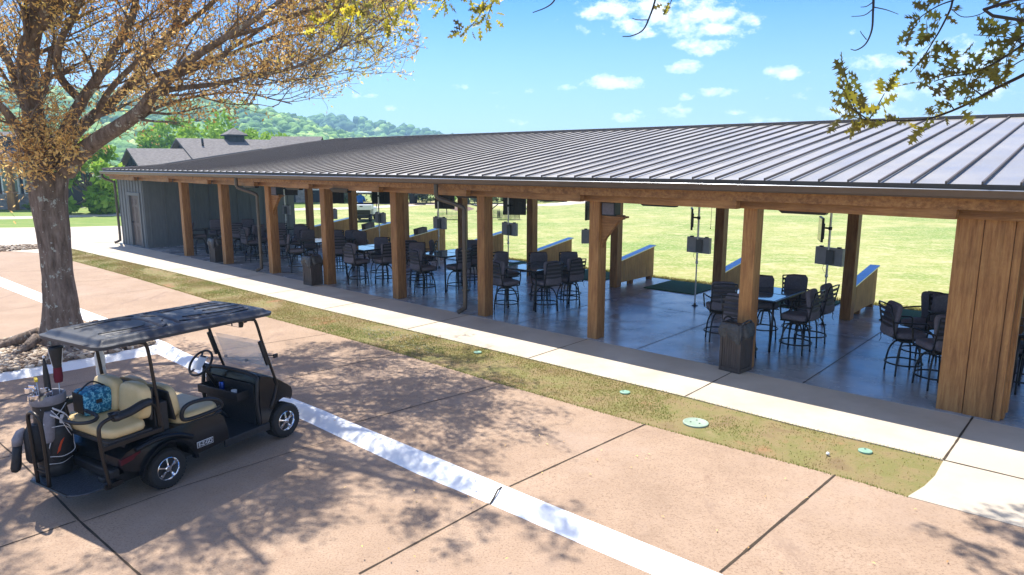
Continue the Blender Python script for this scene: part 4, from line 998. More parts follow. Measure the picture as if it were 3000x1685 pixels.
def grow(p, d, length, r, lev, lean=(0,0,.12), leaf=True):
    k = 5 if lev < 2 else 4; P = [p.copy()]; q = p.copy(); dd = d.normalized()
    for i in range(k):
        dd = (dd+Vector((RB.gauss(0,.17), RB.gauss(0,.17), RB.gauss(0,.13)))+Vector(lean)*.5).normalized(); q = q+dd*length/k; P.append(q.copy())
    if big_on and P[-1].z < np.interp(P[-1].x, *ZMIN): return
    rs = [max(r*(1-.75*i/k), .0035) for i in range(k+1)]
    (branches if lev < 2 else twigs).tube(P, rs, 6 if lev < 2 else 4, caps=False)
    if lev >= 3 or length < .35:
        if leaf:
            for i in range(int(RB.randint(6, 11)*LM+.5)):
                b = P[RB.randint(1, k)]; leaves.append((b.x+RB.gauss(0,.05), b.y+RB.gauss(0,.05), b.z+RB.gauss(0,.04)))
        return
    nb = {0:7,1:6,2:5}[lev]
    for i in range(nb):
        f = RB.uniform(.2, 1.0)*k; j = min(int(f), k-1); b = P[j].lerp(P[j+1], f-j)
        side = dd.cross(Vector((RB.gauss(0,1), RB.gauss(0,1), RB.gauss(0,1)))).normalized()
        nd = (dd*RB.uniform(.5,1.0)+side*RB.uniform(.5,.95)+Vector(lean)).normalized()
        grow(b, nd, length*RB.uniform(.38,.62), rs[j]*.48, lev+1, lean, leaf)
def limb(P, r0, r1, sub=10, ln=(1.0,1.9), seg=8, lv=1, f0=.25):
    S = spl(P, 5); k = len(S)-1; rs = [r0+(r1-r0)*(i/k)**.8 for i in range(k+1)]
    branches.tube(S, rs, seg if r0 < .1 else 14, caps=False)
    for i in range(sub):
        f = RB.uniform(f0, 1.0)*k; j = min(int(f), k-1); b = S[j].lerp(S[j+1], f-j); dd = (S[j+1]-S[j]).normalized()
        side = dd.cross(Vector((RB.gauss(0,1), RB.gauss(0,1), RB.gauss(0,1)))).normalized()
        grow(b, (dd*.8+side*RB.uniform(.4,.9)+Vector((0,0,.1))).normalized(), RB.uniform(*ln), max(rs[j]*.30, .010), lv)
    for i in range(int(sub*1.2)):           # short shoots straight off the limb
        f = RB.uniform(.1, 1.0)*k; j = min(int(f), k-1); b = S[j]
        grow(b, Vector((RB.gauss(0,1), RB.gauss(0,1), RB.gauss(.3,.8))), RB.uniform(.4,.8), .008, 2)
    return S
big_limbs = [
 ([L(165,430),L(190,398,-.1),L(240,356,-.2),L(300,318,-.4),L(352,280,-.6),(L(388,235,-.8)),L(430,195,-1.0),L(480,150,-1.2),L(550,105,-1.4),L(640,50,-1.6),L(720,-10,-1.8)], .235, .035, 12),
 ([L(150,420,.2),L(185,340,.5),L(238,290,.8),L(300,240,1.1),L(362,170,1.4),L(420,95,1.6),L(470,20,1.8),L(500,-60,2.0)], .18, .05, 11),
 ([L(135,420,0),L(160,340,.2),L(205,255,.3),L(250,190,.2),L(290,120,0),L(330,50,-.2),L(350,-50,-.4)], .17, .06, 11),
 ([L(112,430,0),L(92,340,0),L(78,240,.1),L(72,150,.1),L(88,60,0),L(112,-70,-.2)], .27, .15, 14),
 ([L(95,430,-.1),L(62,350,-.3),L(22,290,-.6),L(-40,230,-.9),L(-130,170,-1.2)], .14, .05, 9),
 ([L(85,320,0),L(45,215,.3),L(5,120,.6),L(-60,20,.9)], .13, .06, 9),
 ([L(300,240,1.1),L(375,195,1.3),L(460,172,1.4),L(560,142,1.5),L(660,104,1.6),L(760,86,1.7),L(850,86,1.8),L(925,118,1.9)], .075, .014, 12),
 ([L(388,235,-.8),L(450,222,-.9),L(540,212,-1.0),L(640,190,-1.1),L(720,176,-1.2),L(800,148,-1.3),L(870,112,-1.4),L(935,62,-1.5)], .07, .012, 12),
 ([L(320,300,-.5),L(420,262,-.2),L(500,242,.1),L(600,232,.4),L(680,248,.7),L(735,262,.9)], .045, .010, 9),
 ([L(420,200,-1.0),L(520,160,-.6),L(600,110,-.2),L(700,50,.2),L(800,15,.6),L(900,-20,.9)], .06, .02, 10),
 ([L(560,100,-1.4),L(660,70,-1.2),L(760,30,-1.0),L(860,20,-.8),L(960,50,-.7)], .04, .012, 10),
 ([L(205,255,.3),L(150,190,.0),L(150,110,-.3),L(190,30,-.5),L(220,-60,-.7)], .11, .05, 9),
 ([L(238,290,.8),L(290,210,.4),L(400,110,.1),L(520,20,-.2),L(600,-60,-.4)], .08, .04, 9),
]
big_limbs.append(([L(660,104,1.6),L(740,70,1.2),L(830,62,.8),L(900,88,.4),L(938,125,.2)], .028, .008, 10))
big_limbs.append(([L(640,190,-1.1),L(700,205,-.8),L(760,200,-.4),L(800,185,-.1)], .022, .007, 8))
big_limbs.append(([L(500,242,.1),L(580,262,.0),L(640,262,-.2),L(690,270,-.3)], .02, .006, 8))
for P, r0, r1, sub in big_limbs: limb(P, r0*.78, r1*.8, sub)
# limbs that lean towards and over the viewer, above the frame
LM = 1.7
top0 = L(112,-70,-.2)
for k_, (dx, dy, dz, ln_) in enumerate([(2.2,-2.5,1.2,5.0),(3.8,-1.5,1.4,5.6),(.5,-3.6,1.0,4.8),(-2.0,-2.8,1.2,4.5),(-3.5,.5,1.5,4.5),(2.5,2.5,2.0,4.5),(-1,3,2,4.5),(4.2,.4,1.2,5.0),(3.2,-3.2,.9,5.6),(5.0,-2.2,1.3,6.2),(1.4,-4.4,1.1,5.6)]):
    a = L(112, 60-k_*14, 0); d = Vector((dx, dy, dz)).normalized()
    limb([a, a+d*ln_*.3+Vector((0,0,.15)), a+d*ln_*.65, a+d*ln_+Vector((0,0,-.2))], .11, .03, 10, (1.0,1.8))
LM = .75
# curtain of small shoots on the trunk fork
for i in range(60):
    a = L(RB.uniform(80,190), RB.uniform(330,430), RB.uniform(-.35,.1)); grow(a, Vector((RB.gauss(0,1), RB.gauss(-.8,.5), RB.gauss(0,.7))), RB.uniform(.35,.75), .007, 2)
for i in range(26):
    a = L(RB.uniform(-60,80), RB.uniform(300,440), RB.uniform(-.6,.6)); grow(a, Vector((RB.gauss(-.6,1), RB.gauss(0,.6), RB.gauss(0,.6))), RB.uniform(.6,1.1), .009, 2)
trunk.build('trunk', m['bark'], big, smooth=True, fix=False)
branches.build('branches', m['bark'], big, smooth=True, fix=False)
twigs.build('twigs', m['twig'], big, smooth=True, fix=False)
lv = np.array(leaves); LV = lv+rng.normal(0, .04, (len(lv), 3))
hh = np.array([noise.noise((p[0]*.8, p[1]*.8, p[2]*.8)) for p in lv])
tt = np.clip(.45+hh*.55, 0, 1)+rng.normal(0, .17, len(LV))
# sprays further to the right end yellow green
tt = tt+np.clip((LV[:,0]-3.3)*.10, 0, .3)
leafcloud('crown', LV, m['leafo'], big, .06, .11, tt, .40)
print('big tree leaves', len(LV), 'twig faces', len(twigs.f))

# ---- oak sprays hanging in from above, on a tree whose trunk stands outside the photo at the right
oak = thing('overhanging_oak', 'oak branches with lobed leaves hanging into the top right of the photo', 'tree', (9.2, 1.2, 0))
oX, oY = 9.2, 1.2
def OL(px, py, Y): p = atY(px, py, Y); return Vector((p.x-oX, p.y-oY, p.z))
ob, ot = MB(), MB()
ob.tube(spl([(0,0,-.1),(0,0,1.5),(-.2,.1,3.0),(-.5,.3,4.6),(-.9,.5,6.2),(-1.2,.7,8.2)],4), [.34-.012*i for i in range(21)], 18)
LEAF = [(0,0),(.06,.03),(.12,.20),(.17,.06),(.26,.06),(.34,.30),(.37,.14),(.42,.32),(.44,.09),(.54,.08),(.64,.30),(.66,.15),(.74,.28),(.72,.08),(.82,.07),(.90,.16),(.90,.05),(1.0,0)]
def oakleaves(nodes, name, mt, s0, s1, tints, parent):
    V, F, T = [], [], []
    for (p, d, tn) in nodes:
        s = random.uniform(s0, s1); d = d.normalized(); side = d.cross(Vector((random.gauss(0,1), random.gauss(0,1), random.gauss(0,1)))).normalized(); nrm = d.cross(side)
        n_ = len(LEAF); b = len(V); ww = random.uniform(.8,1.1)
        for sg in (1, -1):
            for (x, y) in LEAF: V.append(p+d*(x*s)+side*(sg*y*s*ww)+nrm*(s*(.10*x*x*random.choice((1,1))-.10*y)))
        for i in range(n_-1): F.append((b+i, b+i+1, b+n_+i+1, b+n_+i))
        T += [tn]*(2*n_)
    mb = MB(); o = fast(name, [tuple(v) for v in V], F, mt, parent, tint=T); return o
nodes = []
def spray(P, r0, r1, nleaf, jit=.05, n=5, yellow=.0, mb=ot, rng_=(0.0,1.0)):
    S = spl(P, n); k = len(S)-1; mb.tube(S, [r0+(r1-r0)*i/k for i in range(k+1)], 6)
    for i in range(nleaf):
        f = random.uniform(*rng_)*k; j = min(int(f), k-1); b = S[j].lerp(S[j+1], f-j); dd = (S[j+1]-S[j]).normalized()
        d = (dd*.7+Vector((random.gauss(0,.8), random.gauss(0,.8), random.gauss(0,.8)))).normalized()
        nodes.append((b+d*random.uniform(.01, jit), d, random.uniform(.85,1.0) if random.random() < yellow else random.uniform(0,.6)))
    return S
Y = 4.4
root = Vector((-.5,.3,4.6))
# long low branch along the roof line
a = spray([root, OL(2900,40,3.6), OL(2700,120,3.9), OL(2576,188,4.1), OL(2500,225,4.25), OL(2420,268,4.35), OL(2330,300,4.4), OL(2240,304,4.4), OL(2170,302,4.45)], .014, .003, 30, .06, 6, .06, rng_=(.42,1.0))
spray([OL(2170,302,4.45), OL(2150,270,4.4), OL(2135,215,4.4), OL(2120,165,4.45)], .006, .0025, 20, .06, 5, .12)
spray([OL(2185,303,4.4), OL(2210,262,4.5), OL(2225,235,4.5)], .005, .0025, 11, .05, 5, .35)
spray([OL(2185,303,4.4), OL(2160,285,4.2), OL(2135,268,4.1)], .005, .0025, 10, .05, 5, .2)
spray([OL(2190,303,4.4), OL(2150,296,4.4), OL(2120,290,4.5), OL(2112,310,4.5)], .004, .002, 9, .05, 5, .1)
spray([OL(2400,276,4.35), OL(2390,262,4.3), OL(2380,255,4.3)], .004, .002, 6, .05)
spray([OL(2500,225,4.25), OL(2520,190,4.3), OL(2560,158,4.4), OL(2600,140,4.4)], .005, .003, 5, .05)
spray([OL(2470,240,4.2), OL(2440,215,4.2), OL(2445,190,4.2)], .004, .002, 12, .05)
# middle branch
b_ = spray([root, OL(2800,-40,3.4), OL(2660,70,3.8), OL(2576,112,4.0), OL(2500,160,4.1), OL(2440,185,4.2), OL(2390,192,4.2), OL(2350,205,4.25)], .010, .0025, 30, .08, 6, .04, rng_=(.45,1.0))
spray([OL(2576,112,4.0), OL(2540,95,4.1), OL(2490,90,4.2), OL(2450,88,4.2)], .004, .002, 11, .06)
spray([OL(2700,20,3.9), OL(2600,46,4.0), OL(2510,75,4.1)], .004, .002, 13, .07, 5, .03)
spray([OL(2720,80,3.9), OL(2590,84,4.0), OL(2540,130,4.0), OL(2530,165,4.0)], .004, .002, 10, .07)
spray([OL(2700,-30,3.8), OL(2580,6,3.9), OL(2530,30,4.0)], .004, .002, 10, .07)
# hanging twig down from the top
spray([root+Vector((.1,0,.3)), OL(2500,-150,4.0), OL(2410,-30,4.2), OL(2390,25,4.2), OL(2365,75,4.3), OL(2350,100,4.3), OL(2325,140,4.3), OL(2290,182,4.35)], .008, .0025, 22, .06, 6, .08, rng_=(.45,1.0))
spray([OL(2400,0,4.2), OL(2360,15,4.2), OL(2320,40,4.2), OL(2300,60,4.2)], .005, .002, 15, .06, 5, .2)
spray([OL(2560,-60,4.2), OL(2515,0,4.2), OL(2495,18,4.2), OL(2460,38,4.2), OL(2420,42,4.2), OL(2392,22,4.2)], .004, .002, 1, .04, 6)
# bare twigs
def bare(P, r0, r1, n=5): S = spl(P, n); ot.tube(S, [r0+(r1-r0)*i/(len(S)-1) for i in range(len(S))], 5)
R2 = Vector((-.9,.5,6.2))
bare([root+Vector((-.2,0,.8)), OL(2300,-160,4.6), OL(2195,-60,4.8), OL(2197,0,4.8), OL(2196,30,4.8), OL(2193,75,4.8), OL(2178,110,4.8), OL(2155,126,4.8), OL(2140,124,4.8)], .012, .0025)
bare([OL(2197,22,4.8), OL(2175,38,4.8), OL(2142,42,4.8)], .004, .002); bare([OL(2197,18,4.8), OL(2230,25,4.8), OL(2260,36,4.8)], .004, .002); bare([OL(2197,5,4.8), OL(2180,16,4.8), OL(2165,18,4.8)], .004, .002); bare([OL(2180,100,4.8), OL(2168,85,4.8), OL(2164,78,4.8)], .003, .002)
ob.tube(spl([R2, R2+Vector((-2.2,2.0,1.0)), OL(1800,-260,6.5), OL(1400,-230,7.2), OL(1100,-120,7.6), OL(900,-70,7.8)], 6), [.12-.0035*i for i in range(31)], 8)
bare([OL(1720,-200,6.6), OL(1660,-60,6.6), OL(1648,0,6.6), OL(1635,40,6.6), OL(1618,75,6.6), OL(1590,90,6.6), OL(1566,92,6.6)], .012, .004); bare([OL(1630,50,6.6), OL(1605,50,6.6), OL(1590,46,6.6)], .005, .003)
bare([OL(1500,-200,7.0), OL(1410,-40,7.0), OL(1395,0,7.0), OL(1375,18,7.0), OL(1340,32,7.0)], .012, .004)
ob.build('trunk', m['bark'], oak, smooth=True, fix=False)
for P, nl, yl in (([OL(1200,-120,7.4), OL(1210,-30,7.3), OL(1215,20,7.3), OL(1190,60,7.3), OL(1170,78,7.3)], 34, .55), ([OL(1150,-120,7.4), OL(1130,-20,7.3), OL(1110,10,7.3)], 22, .5), ([OL(1260,-120,7.4), OL(1250,-30,7.3), OL(1235,15,7.3), OL(1225,50,7.3)], 26, .5),
    ([OL(1020,-110,7.4), OL(1020,-20,7.3), OL(1035,20,7.3)], 24, .5), ([OL(960,-90,7.4), OL(960,-10,7.3), OL(985,50,7.3), OL(1000,78,7.3)], 30, .6), ([OL(870,-90,7.4), OL(860,-10,7.3), OL(845,40,7.3), OL(800,70,7.3)], 34, .6), ([OL(900,-90,7.4), OL(890,-10,7.3), OL(900,30,7.3)], 22, .6), ([OL(1690,-40,6.7), OL(1690,-5,6.7), OL(1685,12,6.7)], 5, .7)):
    spray(P, .008, .003, nl, .12, 5, yl, rng_=(.3,1.0))
oakleaves(nodes, 'leaves', m['leafoak'], .085, .14, None, oak)
ot.build('twigs', m['twigblue'], oak, smooth=True, fix=False)
big_on = False; LM = 1.0
# higher limbs of the same oak whose shade falls at the lower right of the photo
branches, leaves, twigs = MB(), [], MB()
for P in ([(-1.2,.7,7.0),(-3.5,3.4,7.6),(-5.6,5.8,7.8),(-7.0,7.6,7.6)], [(-1.2,.7,7.4),(-2.6,4.2,8.2),(-4.0,6.8,8.4),(-5.0,8.7,8.2)], [(-1.0,.6,6.8),(-4.8,2.6,7.4),(-7.0,4.8,7.8)]):
    limb([Vector(p) for p in P], .09, .02, 9, (.9,1.7), f0=.55)
branches.build('high_branches', m['bark'], oak, smooth=True, fix=False); twigs.build('high_twigs', m['twig'], oak, smooth=True, fix=False)
lv = np.array(leaves); LV = np.repeat(lv, 3, 0)+rng.normal(0, .06, (len(lv)*3, 3)); leafcloud('high_leaves', LV, m['leafoak'], oak, .07, .13, rng.uniform(0,.6,len(LV)), .5)
# ---------------------------------------------------------------- golf cart
CO = Vector((-4.21018, 7.40831, ROAD+.004)); CD = math.atan2(0.86443804, 0.50273937)
CM = Matrix.Translation(CO) @ Matrix.Rotation(CD, 4, 'Z') @ Matrix.Diagonal((1, 1, .975, 1))
cart = thing('golf_cart', 'black golf cart with tan seats and rear facing bench parked along the white curb', 'golf cart', CO, CD); cart.scale = (1, 1, .975)
def CT(name, label, cat, x, y, z, rz=0, group=None):
    p = CM @ Vector((x, y, z)); return thing(name, label, cat, p, CD+rz, group)
WX = 1.66
# wheels
def wheel(x, s):
    w = thing('wheel', None, None); w.parent = cart; w.location = (x, s*.43, .228)
    rot = Matrix.Rotation(R(90), 3, 'X')
    tr = [(.128,-.095),(.17,-.105),(.205,-.10),(.222,-.08),(.228,-.04),(.229,0),(.228,.04),(.222,.08),(.205,.10),(.17,.105),(.128,.095),(.120,.0),(.128,-.095)]
    mb = MB(); mb.lathe(tr, 40, rot=rot); 
    for k in range(36):
        q = k*math.pi/18
        for j in (-1, 1):
            c_ = Vector((.226*math.cos(q+.04*j), j*.045, .226*math.sin(q+.04*j))); mb.box(c_, (.012,.06,.022), Matrix.Rotation(-q, 3, 'Y'))
    mb.build('tyre', m['tyre'], w, smooth=True, auto=40)
    o = -s
    mb = MB(); mb.lathe([(.130,-.07),(.134,-.088),(.128,-.095),(.118,-.088),(.114,-.05),(.108,-.02)], 36, rot=Matrix.Rotation(R(90)*(-1 if s > 0 else 1), 3, 'X') if False else Matrix.Rotation(R(-90 if s < 0 else 90), 3, 'X') @ Matrix.Diagonal((1,1,-1)) if False else None) if False else None
    def yv(v): return Vector((v[0], s*v[1], v[2]))
    rim = MB(); prof = [(.104,.02),(.112,.05),(.117,.082),(.126,.098),(.133,.094),(.130,.07)]
    V = []; n = 36
    for r_, y in prof:
        for k in range(n): q = 2*math.pi*k/n; V.append((r_*math.cos(q), s*y, r_*math.sin(q)))
    rim.add(V, [(i*n+k, i*n+(k+1)%n, (i+1)*n+(k+1)%n, (i+1)*n+k) for i in range(len(prof)-1) for k in range(n)])
    for k in range(5):
        q = 2*math.pi*k/5+.3; c_, s_ = math.cos(q), math.sin(q); t_ = Vector((-s_, 0, c_)); rd = Vector((c_, 0, s_))
        L_ = []
        for (r_, hw, y) in ((.022,.014,.088),(.045,.011,.086),(.075,.013,.078),(.112,.021,.070)):
            P_ = rd*r_; L_.append([P_+t_*hw+Vector((0,s*(y-.018),0)), P_+t_*hw*.6+Vector((0,s*y,0)), P_-t_*hw*.6+Vector((0,s*y,0)), P_-t_*hw+Vector((0,s*(y-.018),0))])
        rim.rings(L_)
    hub = [(.034,.07),(.034,.094),(.028,.100),(0,.101)]
    V = []
    for r_, y in hub:
        for k in range(n): q = 2*math.pi*k/n; V.append((r_*math.cos(q), s*y, r_*math.sin(q)))
    rim.add(V, [(i*n+k, i*n+(k+1)%n, (i+1)*n+(k+1)%n, (i+1)*n+k) for i in range(len(hub)-1) for k in range(n)])
    rim.build('rim', m['chrome'], w, smooth=True, auto=35)
    dk_ = MB(); V = [(0, s*.045, 0)]+[(.112*math.cos(2*math.pi*k/n), s*.045, .112*math.sin(2*math.pi*k/n)) for k in range(n)]
    dk_.add(V, [(0, k+1, (k+1)%n+1) for k in range(n)]); dk_.build('brake_drum', m['black'], w)
    return w
for x in (0, WX):
    for s in (-1, 1): wheel(x, s)
def arcpts(cx_, cz_, r_, a0, a1, n): return [(cx_+r_*math.cos(R(a0+(a1-a0)*i/n)), cz_+r_*math.sin(R(a0+(a1-a0)*i/n))) for i in range(n+1)]
# rear body tub with arches and a sculpted flank
outline = [(.785,.30),(.775,.46),(.745,.60),(.70,.645),(.45,.655),(.24,.66),(.05,.665),(-.12,.655),(-.28,.63),(-.44,.58),(-.50,.53),(-.51,.44),(-.46,.37),(-.33,.33)]+arcpts(0,.235,.305,165,8,14)+[(.36,.27)]
mb = MB()
def hwr(x, z): return .535-.05*max(0,(z-.52)/.15)**2-.06*max(0,(-x-.25)/.3)**2
n = len(outline); rows = []
for y_, s in ((1.0,1.0),):
    pass
Lp = []
for t_ in (-1,-.97,-.9,.9,.97,1):
    sh = {1:.985,.97:.996,.9:1.0}[abs(t_)]; cx_, cz_ = .15, .48
    Lp.append([Vector((cx_+(x-cx_)*sh, t_*hwr(x,z), cz_+(z-cz_)*sh)) for x, z in outline])
mb.rings(Lp, caps=False)
for L_ in (Lp[0], Lp[-1]):
    mb.add(L_, [tuple(range(n))])
body = mb.build('body', m['paint'], cart, smooth=True, auto=35)
import bmesh
bm = bmesh.new(); bm.from_mesh(body.data); bmesh.ops.triangulate(bm, faces=[f for f in bm.faces if len(f.verts) > 4]); bm.to_mesh(body.data); bm.free()
for s in (-1, 1):      # fender flares
    mb = MB()
    A_ = [Vector((x, s*.515, z)) for x, z in arcpts(0,.235,.335,172,2,18)]; B_ = [Vector((x, s*.585, z)) for x, z in arcpts(0,.235,.335,172,2,18)]; C_ = [Vector((x, s*.575, z)) for x, z in arcpts(0,.235,.300,172,2,18)]; D_ = [Vector((x, s*.515, z)) for x, z in arcpts(0,.235,.300,172,2,18)]
    mb.rings([[a, b, c_, d] for a, b, c_, d in zip(A_, B_, C_, D_)])
    mb.tube(spl([(.30,s*.54,.50),(.10,s*.545,.60),(-.12,s*.54,.62),(-.34,s*.52,.58)],5), [.03]*16, 8)
    mb.build('fender', m['paint'], cart, smooth=True, auto=50)
for s in (-1, 1): MB().rings([[Vector((x, s*(.470+o_), z+dz)) for o_, dz in ((.0,-.035),(.045,-.03),(.05,.03),(0,.035))] for x, z in ((-.50,.49),(-.44,.50),(-.36,.515),(-.29,.53))]).build('tail_light', m['red'], cart, smooth=True, auto=50)
# floor, rocker and underbody
mb = MB(); mb.box((1.05,0,.285), (.60,1.02,.035)); mb.box((1.05,-.52,.255), (.66,.035,.10)); mb.box((1.05,.52,.255), (.66,.035,.10)); mb.build('floor', m['rubbermat'], cart, bevel=.008)
mb = MB(); mb.box((.55,0,.20), (2.2,.50,.10)); mb.tube([(0,-.40,.228),(0,.40,.228)], .035, 8); mb.tube([(WX,-.40,.228),(WX,.40,.228)], .028, 8); mb.box((.0,0,.34),(.55,.55,.2)); mb.build('chassis', m['black'], cart)
mb = MB(); mb.box((-.52,0,.36), (.10,.86,.10)); mb.box((-.56,-.30,.28), (.10,.12,.09)); mb.box((-.56,.30,.28), (.10,.12,.09)); mb.build('rear_bumper', m['black'], cart, bevel=.02)
# front cowl
co = [(1.265,.30),(1.25,.60),(1.285,.90),(1.31,.955),(1.37,.95),(1.50,.895),(1.66,.80),(1.82,.69),(1.92,.60),(1.955,.53),(1.94,.47),(1.90,.44)]+arcpts(WX,.235,.295,42,158,10)+[(1.36,.28)]
def hwf(x, z): return .52-.17*max(0,(x-1.40)/.55)**1.6-.03*max(0,(z-.6)/.35)
Lp = []
for t_ in (-1,-.96,-.86,-.4,0,.4,.86,.96,1):
    a_ = abs(t_); sh = 1 if a_ < .9 else (.985 if a_ < .98 else .955); dn = -.018*(a_**4)
    Lp.append([Vector((1.55+(x-1.55)*sh, t_*hwf(x,z), .6+(z-.6)*sh+(dn if z > .6 else 0))) for x, z in co])
mb = MB(); mb.rings(Lp, caps=False); mb.add(Lp[0], [tuple(range(len(co)))]); mb.add(Lp[-1], [tuple(range(len(co)))])
cowl = mb.build('cowl', m['paint'], cart, smooth=True, auto=38)
bm = bmesh.new(); bm.from_mesh(cowl.data); bmesh.ops.triangulate(bm, faces=[f for f in bm.faces if len(f.verts) > 4]); bm.to_mesh(cowl.data); bm.free()
# dash: rim, dark inner panel, glove trays
mb = MB(); mb.add([(1.245,-.46,.31),(1.245,.46,.31),(1.232,.47,.60),(1.232,-.47,.60)], [(0,1,2,3)]); mb.box((1.235,0,.455),(.012,.93,.30)); mb.box((1.24,0,.72),(.014,.90,.24))
mb.build('dash_panel', m['rubbermat'], cart, bevel=.004)
mb = MB(); mb.tube(spl([(1.255,-.505,.31),(1.225,-.51,.60),(1.25,-.505,.86),(1.275,-.47,.925),(1.28,-.3,.955),(1.285,0,.965),(1.28,.3,.955),(1.275,.47,.925),(1.25,.505,.86),(1.225,.51,.60),(1.255,.505,.31)],5), .024, 8); mb.build('dash_rim', m['black'], cart, smooth=True)
mb = MB()
mb.box((1.15,.02,.655),(.17,.74,.02)); mb.box((1.075,.02,.70),(.02,.74,.11)); mb.box((1.15,-.35,.70),(.17,.02,.11)); mb.box((1.15,.39,.70),(.17,.02,.11)); mb.box((1.15,-.08,.70),(.15,.015,.10)); mb.box((1.15,.13,.70),(.15,.015,.10))
mb.build('dash_tray', m['black'], cart, bevel=.008)
# pedals
mb = MB(); mb.box((1.16,.27,.40), (.02,.15,.17), Matrix.Rotation(R(-38),3,'Y')); mb.box((1.17,.10,.39), (.02,.09,.20), Matrix.Rotation(R(-38),3,'Y')); mb.build('pedal', m['plate'], cart, bevel=.006)
mb = MB()
for dy in (-.05,0,.05):
    for dz in (-.05,0,.05): mb.lathe([(.009,0),(.007,.005),(0,.006)], 8, (1.148-dz*.75, .27+dy, .40+dz), Matrix.Rotation(R(-90-38+90),3,'Y') @ Matrix.Rotation(R(-90),3,'Y'))
mb.build('pedal_studs', m['chrome'], cart, smooth=True)
# steering
MB().tube([(1.27,.27,.66),(1.08,.28,1.03)], .022, 10).build('steering_column', m['barbrown'], cart, smooth=True)
sw = thing('steering_wheel', None, None); sw.parent = cart; sw.location = (1.055,.28,1.06); sw.rotation_euler = (0, R(-50), 0)
MB().tube([(.175*math.cos(i*math.pi/18), .175*math.sin(i*math.pi/18), 0) for i in range(36)], .015, 8, closed=True).build('grip', m['black'], sw, smooth=True)
mb = MB()
for q in (0, 120, 240): mb.box((math.cos(R(q+30))*.085, math.sin(R(q+30))*.085, -.004), (.16,.025,.01), Matrix.Rotation(R(q+30),3,'Z'))
mb.lathe([(.05,-.02),(.05,.0),(0,.0)], 16); mb.build('spokes', m['black'], sw)
MB().box((0,0,.010),(.20,.15,.006)).build('score_card', m['white'], sw, bevel=.003); MB().box((.085,0,.018),(.02,.09,.018)).build('clip', m['black'], sw)
# seats
def pad(name, c_, d_, mt, parent=cart, rot=None, e=.35, puff=1.0):
    w, l, h = d_; ring = []
    for k in range(28):
        q = 2*math.pi*k/28; ring.append((w/2*math.copysign(abs(math.cos(q))**e, math.cos(q)), l/2*math.copysign(abs(math.sin(q))**e, math.sin(q))))
    L_ = [[Vector((x*s, y*s, z*h)) for x, y in ring] for z, s in ((-.5,.90),(-.42,.97),(-.2,1),(.15,1),(.36,.975),(.46,.92),(.5,.82),(.515,.5),(.52,.12))]
    o = MB().rings(L_).build(name, mt, parent, smooth=True, auto=70, loc=c_, rot=rot); return o
pad('front_seat', (.46,0,.715), (.56,1.0,.12), m['tan'])
MB().box((.44,0,.65),(.60,.98,.03)).build('seat_base', m['black'], cart, bevel=.01)
pad('rear_seat', (-.36,0,.805), (.44,.98,.11), m['tan'])
MB().box((-.36,0,.735),(.48,1.0,.04)).build('rear_seat_base', m['black'], cart, bevel=.01)
def backrest(name, x, z, tilt, s):
    for yc in (-.245, .245):
        ring = []
        for k in range(32):
            q = 2*math.pi*k/32; e = .45; yy = .235*math.copysign(abs(math.cos(q))**e, math.cos(q)); zz = .185*math.copysign(abs(math.sin(q))**e, math.sin(q)); 
            if zz > .1: zz += .02*math.cos(yy*6)
            ring.append((yy, zz))
        L_ = [[Vector((h_*s, yc+yy*f, zz*f)) for yy, zz in ring] for h_, f in ((0,1.0),(.045,1.0),(.075,.96),(.09,.88),(.098,.6),(.10,.15))]
        MB().rings(L_).build(name, m['tan'], cart, smooth=True, auto=70, loc=(x,0,z), rot=(0,R(tilt),0))
    mb = MB(); mb.box((-.012*s,0,-.01),(.028,.96,.36)); mb.build(name+'_shell', m['black'], cart, bevel=.02, loc=(x,0,z), rot=(0,R(tilt),0))
backrest('front_backrest', .14, .93, -10, 1)
backrest('rear_backrest', -.10, 1.02, 6, -1)
MB().box((.02,0,.82),(.16,.90,.34)).build('seat_divider', m['black'], cart, bevel=.01)
# side hip loops of the front seat
for s in (-1, 1):
    mb = MB(); P = spl([(.22,s*.50,.76),(.24,s*.52,.86),(.34,s*.53,.90),(.52,s*.53,.885),(.66,s*.53,.83),(.72,s*.52,.76),(.68,s*.51,.715),(.45,s*.50,.70),(.27,s*.50,.71)],4,True); mb.tube(P, .024, 8, closed=True); mb.build('hip_restraint', m['black'], cart, smooth=True)
# roof
RX0, RX1 = -.64, 1.58
def roofsec(t_):         # outline across y at position t along x
    x = RX0+(RX1-RX0)*t_; return x
mb = MB(); NX, NY = 60, 36; V = []
def rz2(x): return 1.765-.045*(x-RX0)/(RX1-RX0)
def hwroof(x):
    e0 = min(1, (x-RX0)/.10); e1 = min(1, (RX1-x)/.16); a = math.sqrt(max(0,1-(1-e0)**2)); b = math.sqrt(max(0,1-(1-e1)**2)); return .585*(.80+.20*a)*(.70+.30*b)
def dome(x, y, hw):
    u = abs(y)/hw; tx = (x-RX0)/(RX1-RX0); e = min((1-u)*hw, (x-RX0), (RX1-x))
    base = .012+.045*min(1, max(0, e-.06)/.05)**.8
    crown = .03*(1-u*u)*math.sin(math.pi*min(1,max(0,tx)))**.5
    g = 0
    for gy, x0, x1 in ((.36,-.42,.25),(.36,.45,1.30),(.27,-.42,.10),(.27,.55,1.35),(.12,.95,1.42)):
        yy = abs(y); w_ = .012; off = gy+.05*math.sin((x-x0)*2.0)
        if x0 < x < x1 and abs(yy-off) < .022: g = max(g, .024*(1-abs(yy-off)/.022))
    for gx in (.10, .32):
        off = gx+.10*(1-u)**.7
        if abs(x-off) < .022 and u < .72: g = max(g, .018*(1-abs(x-off)/.022))
    return base+crown-g
NX, NY = 120, 72
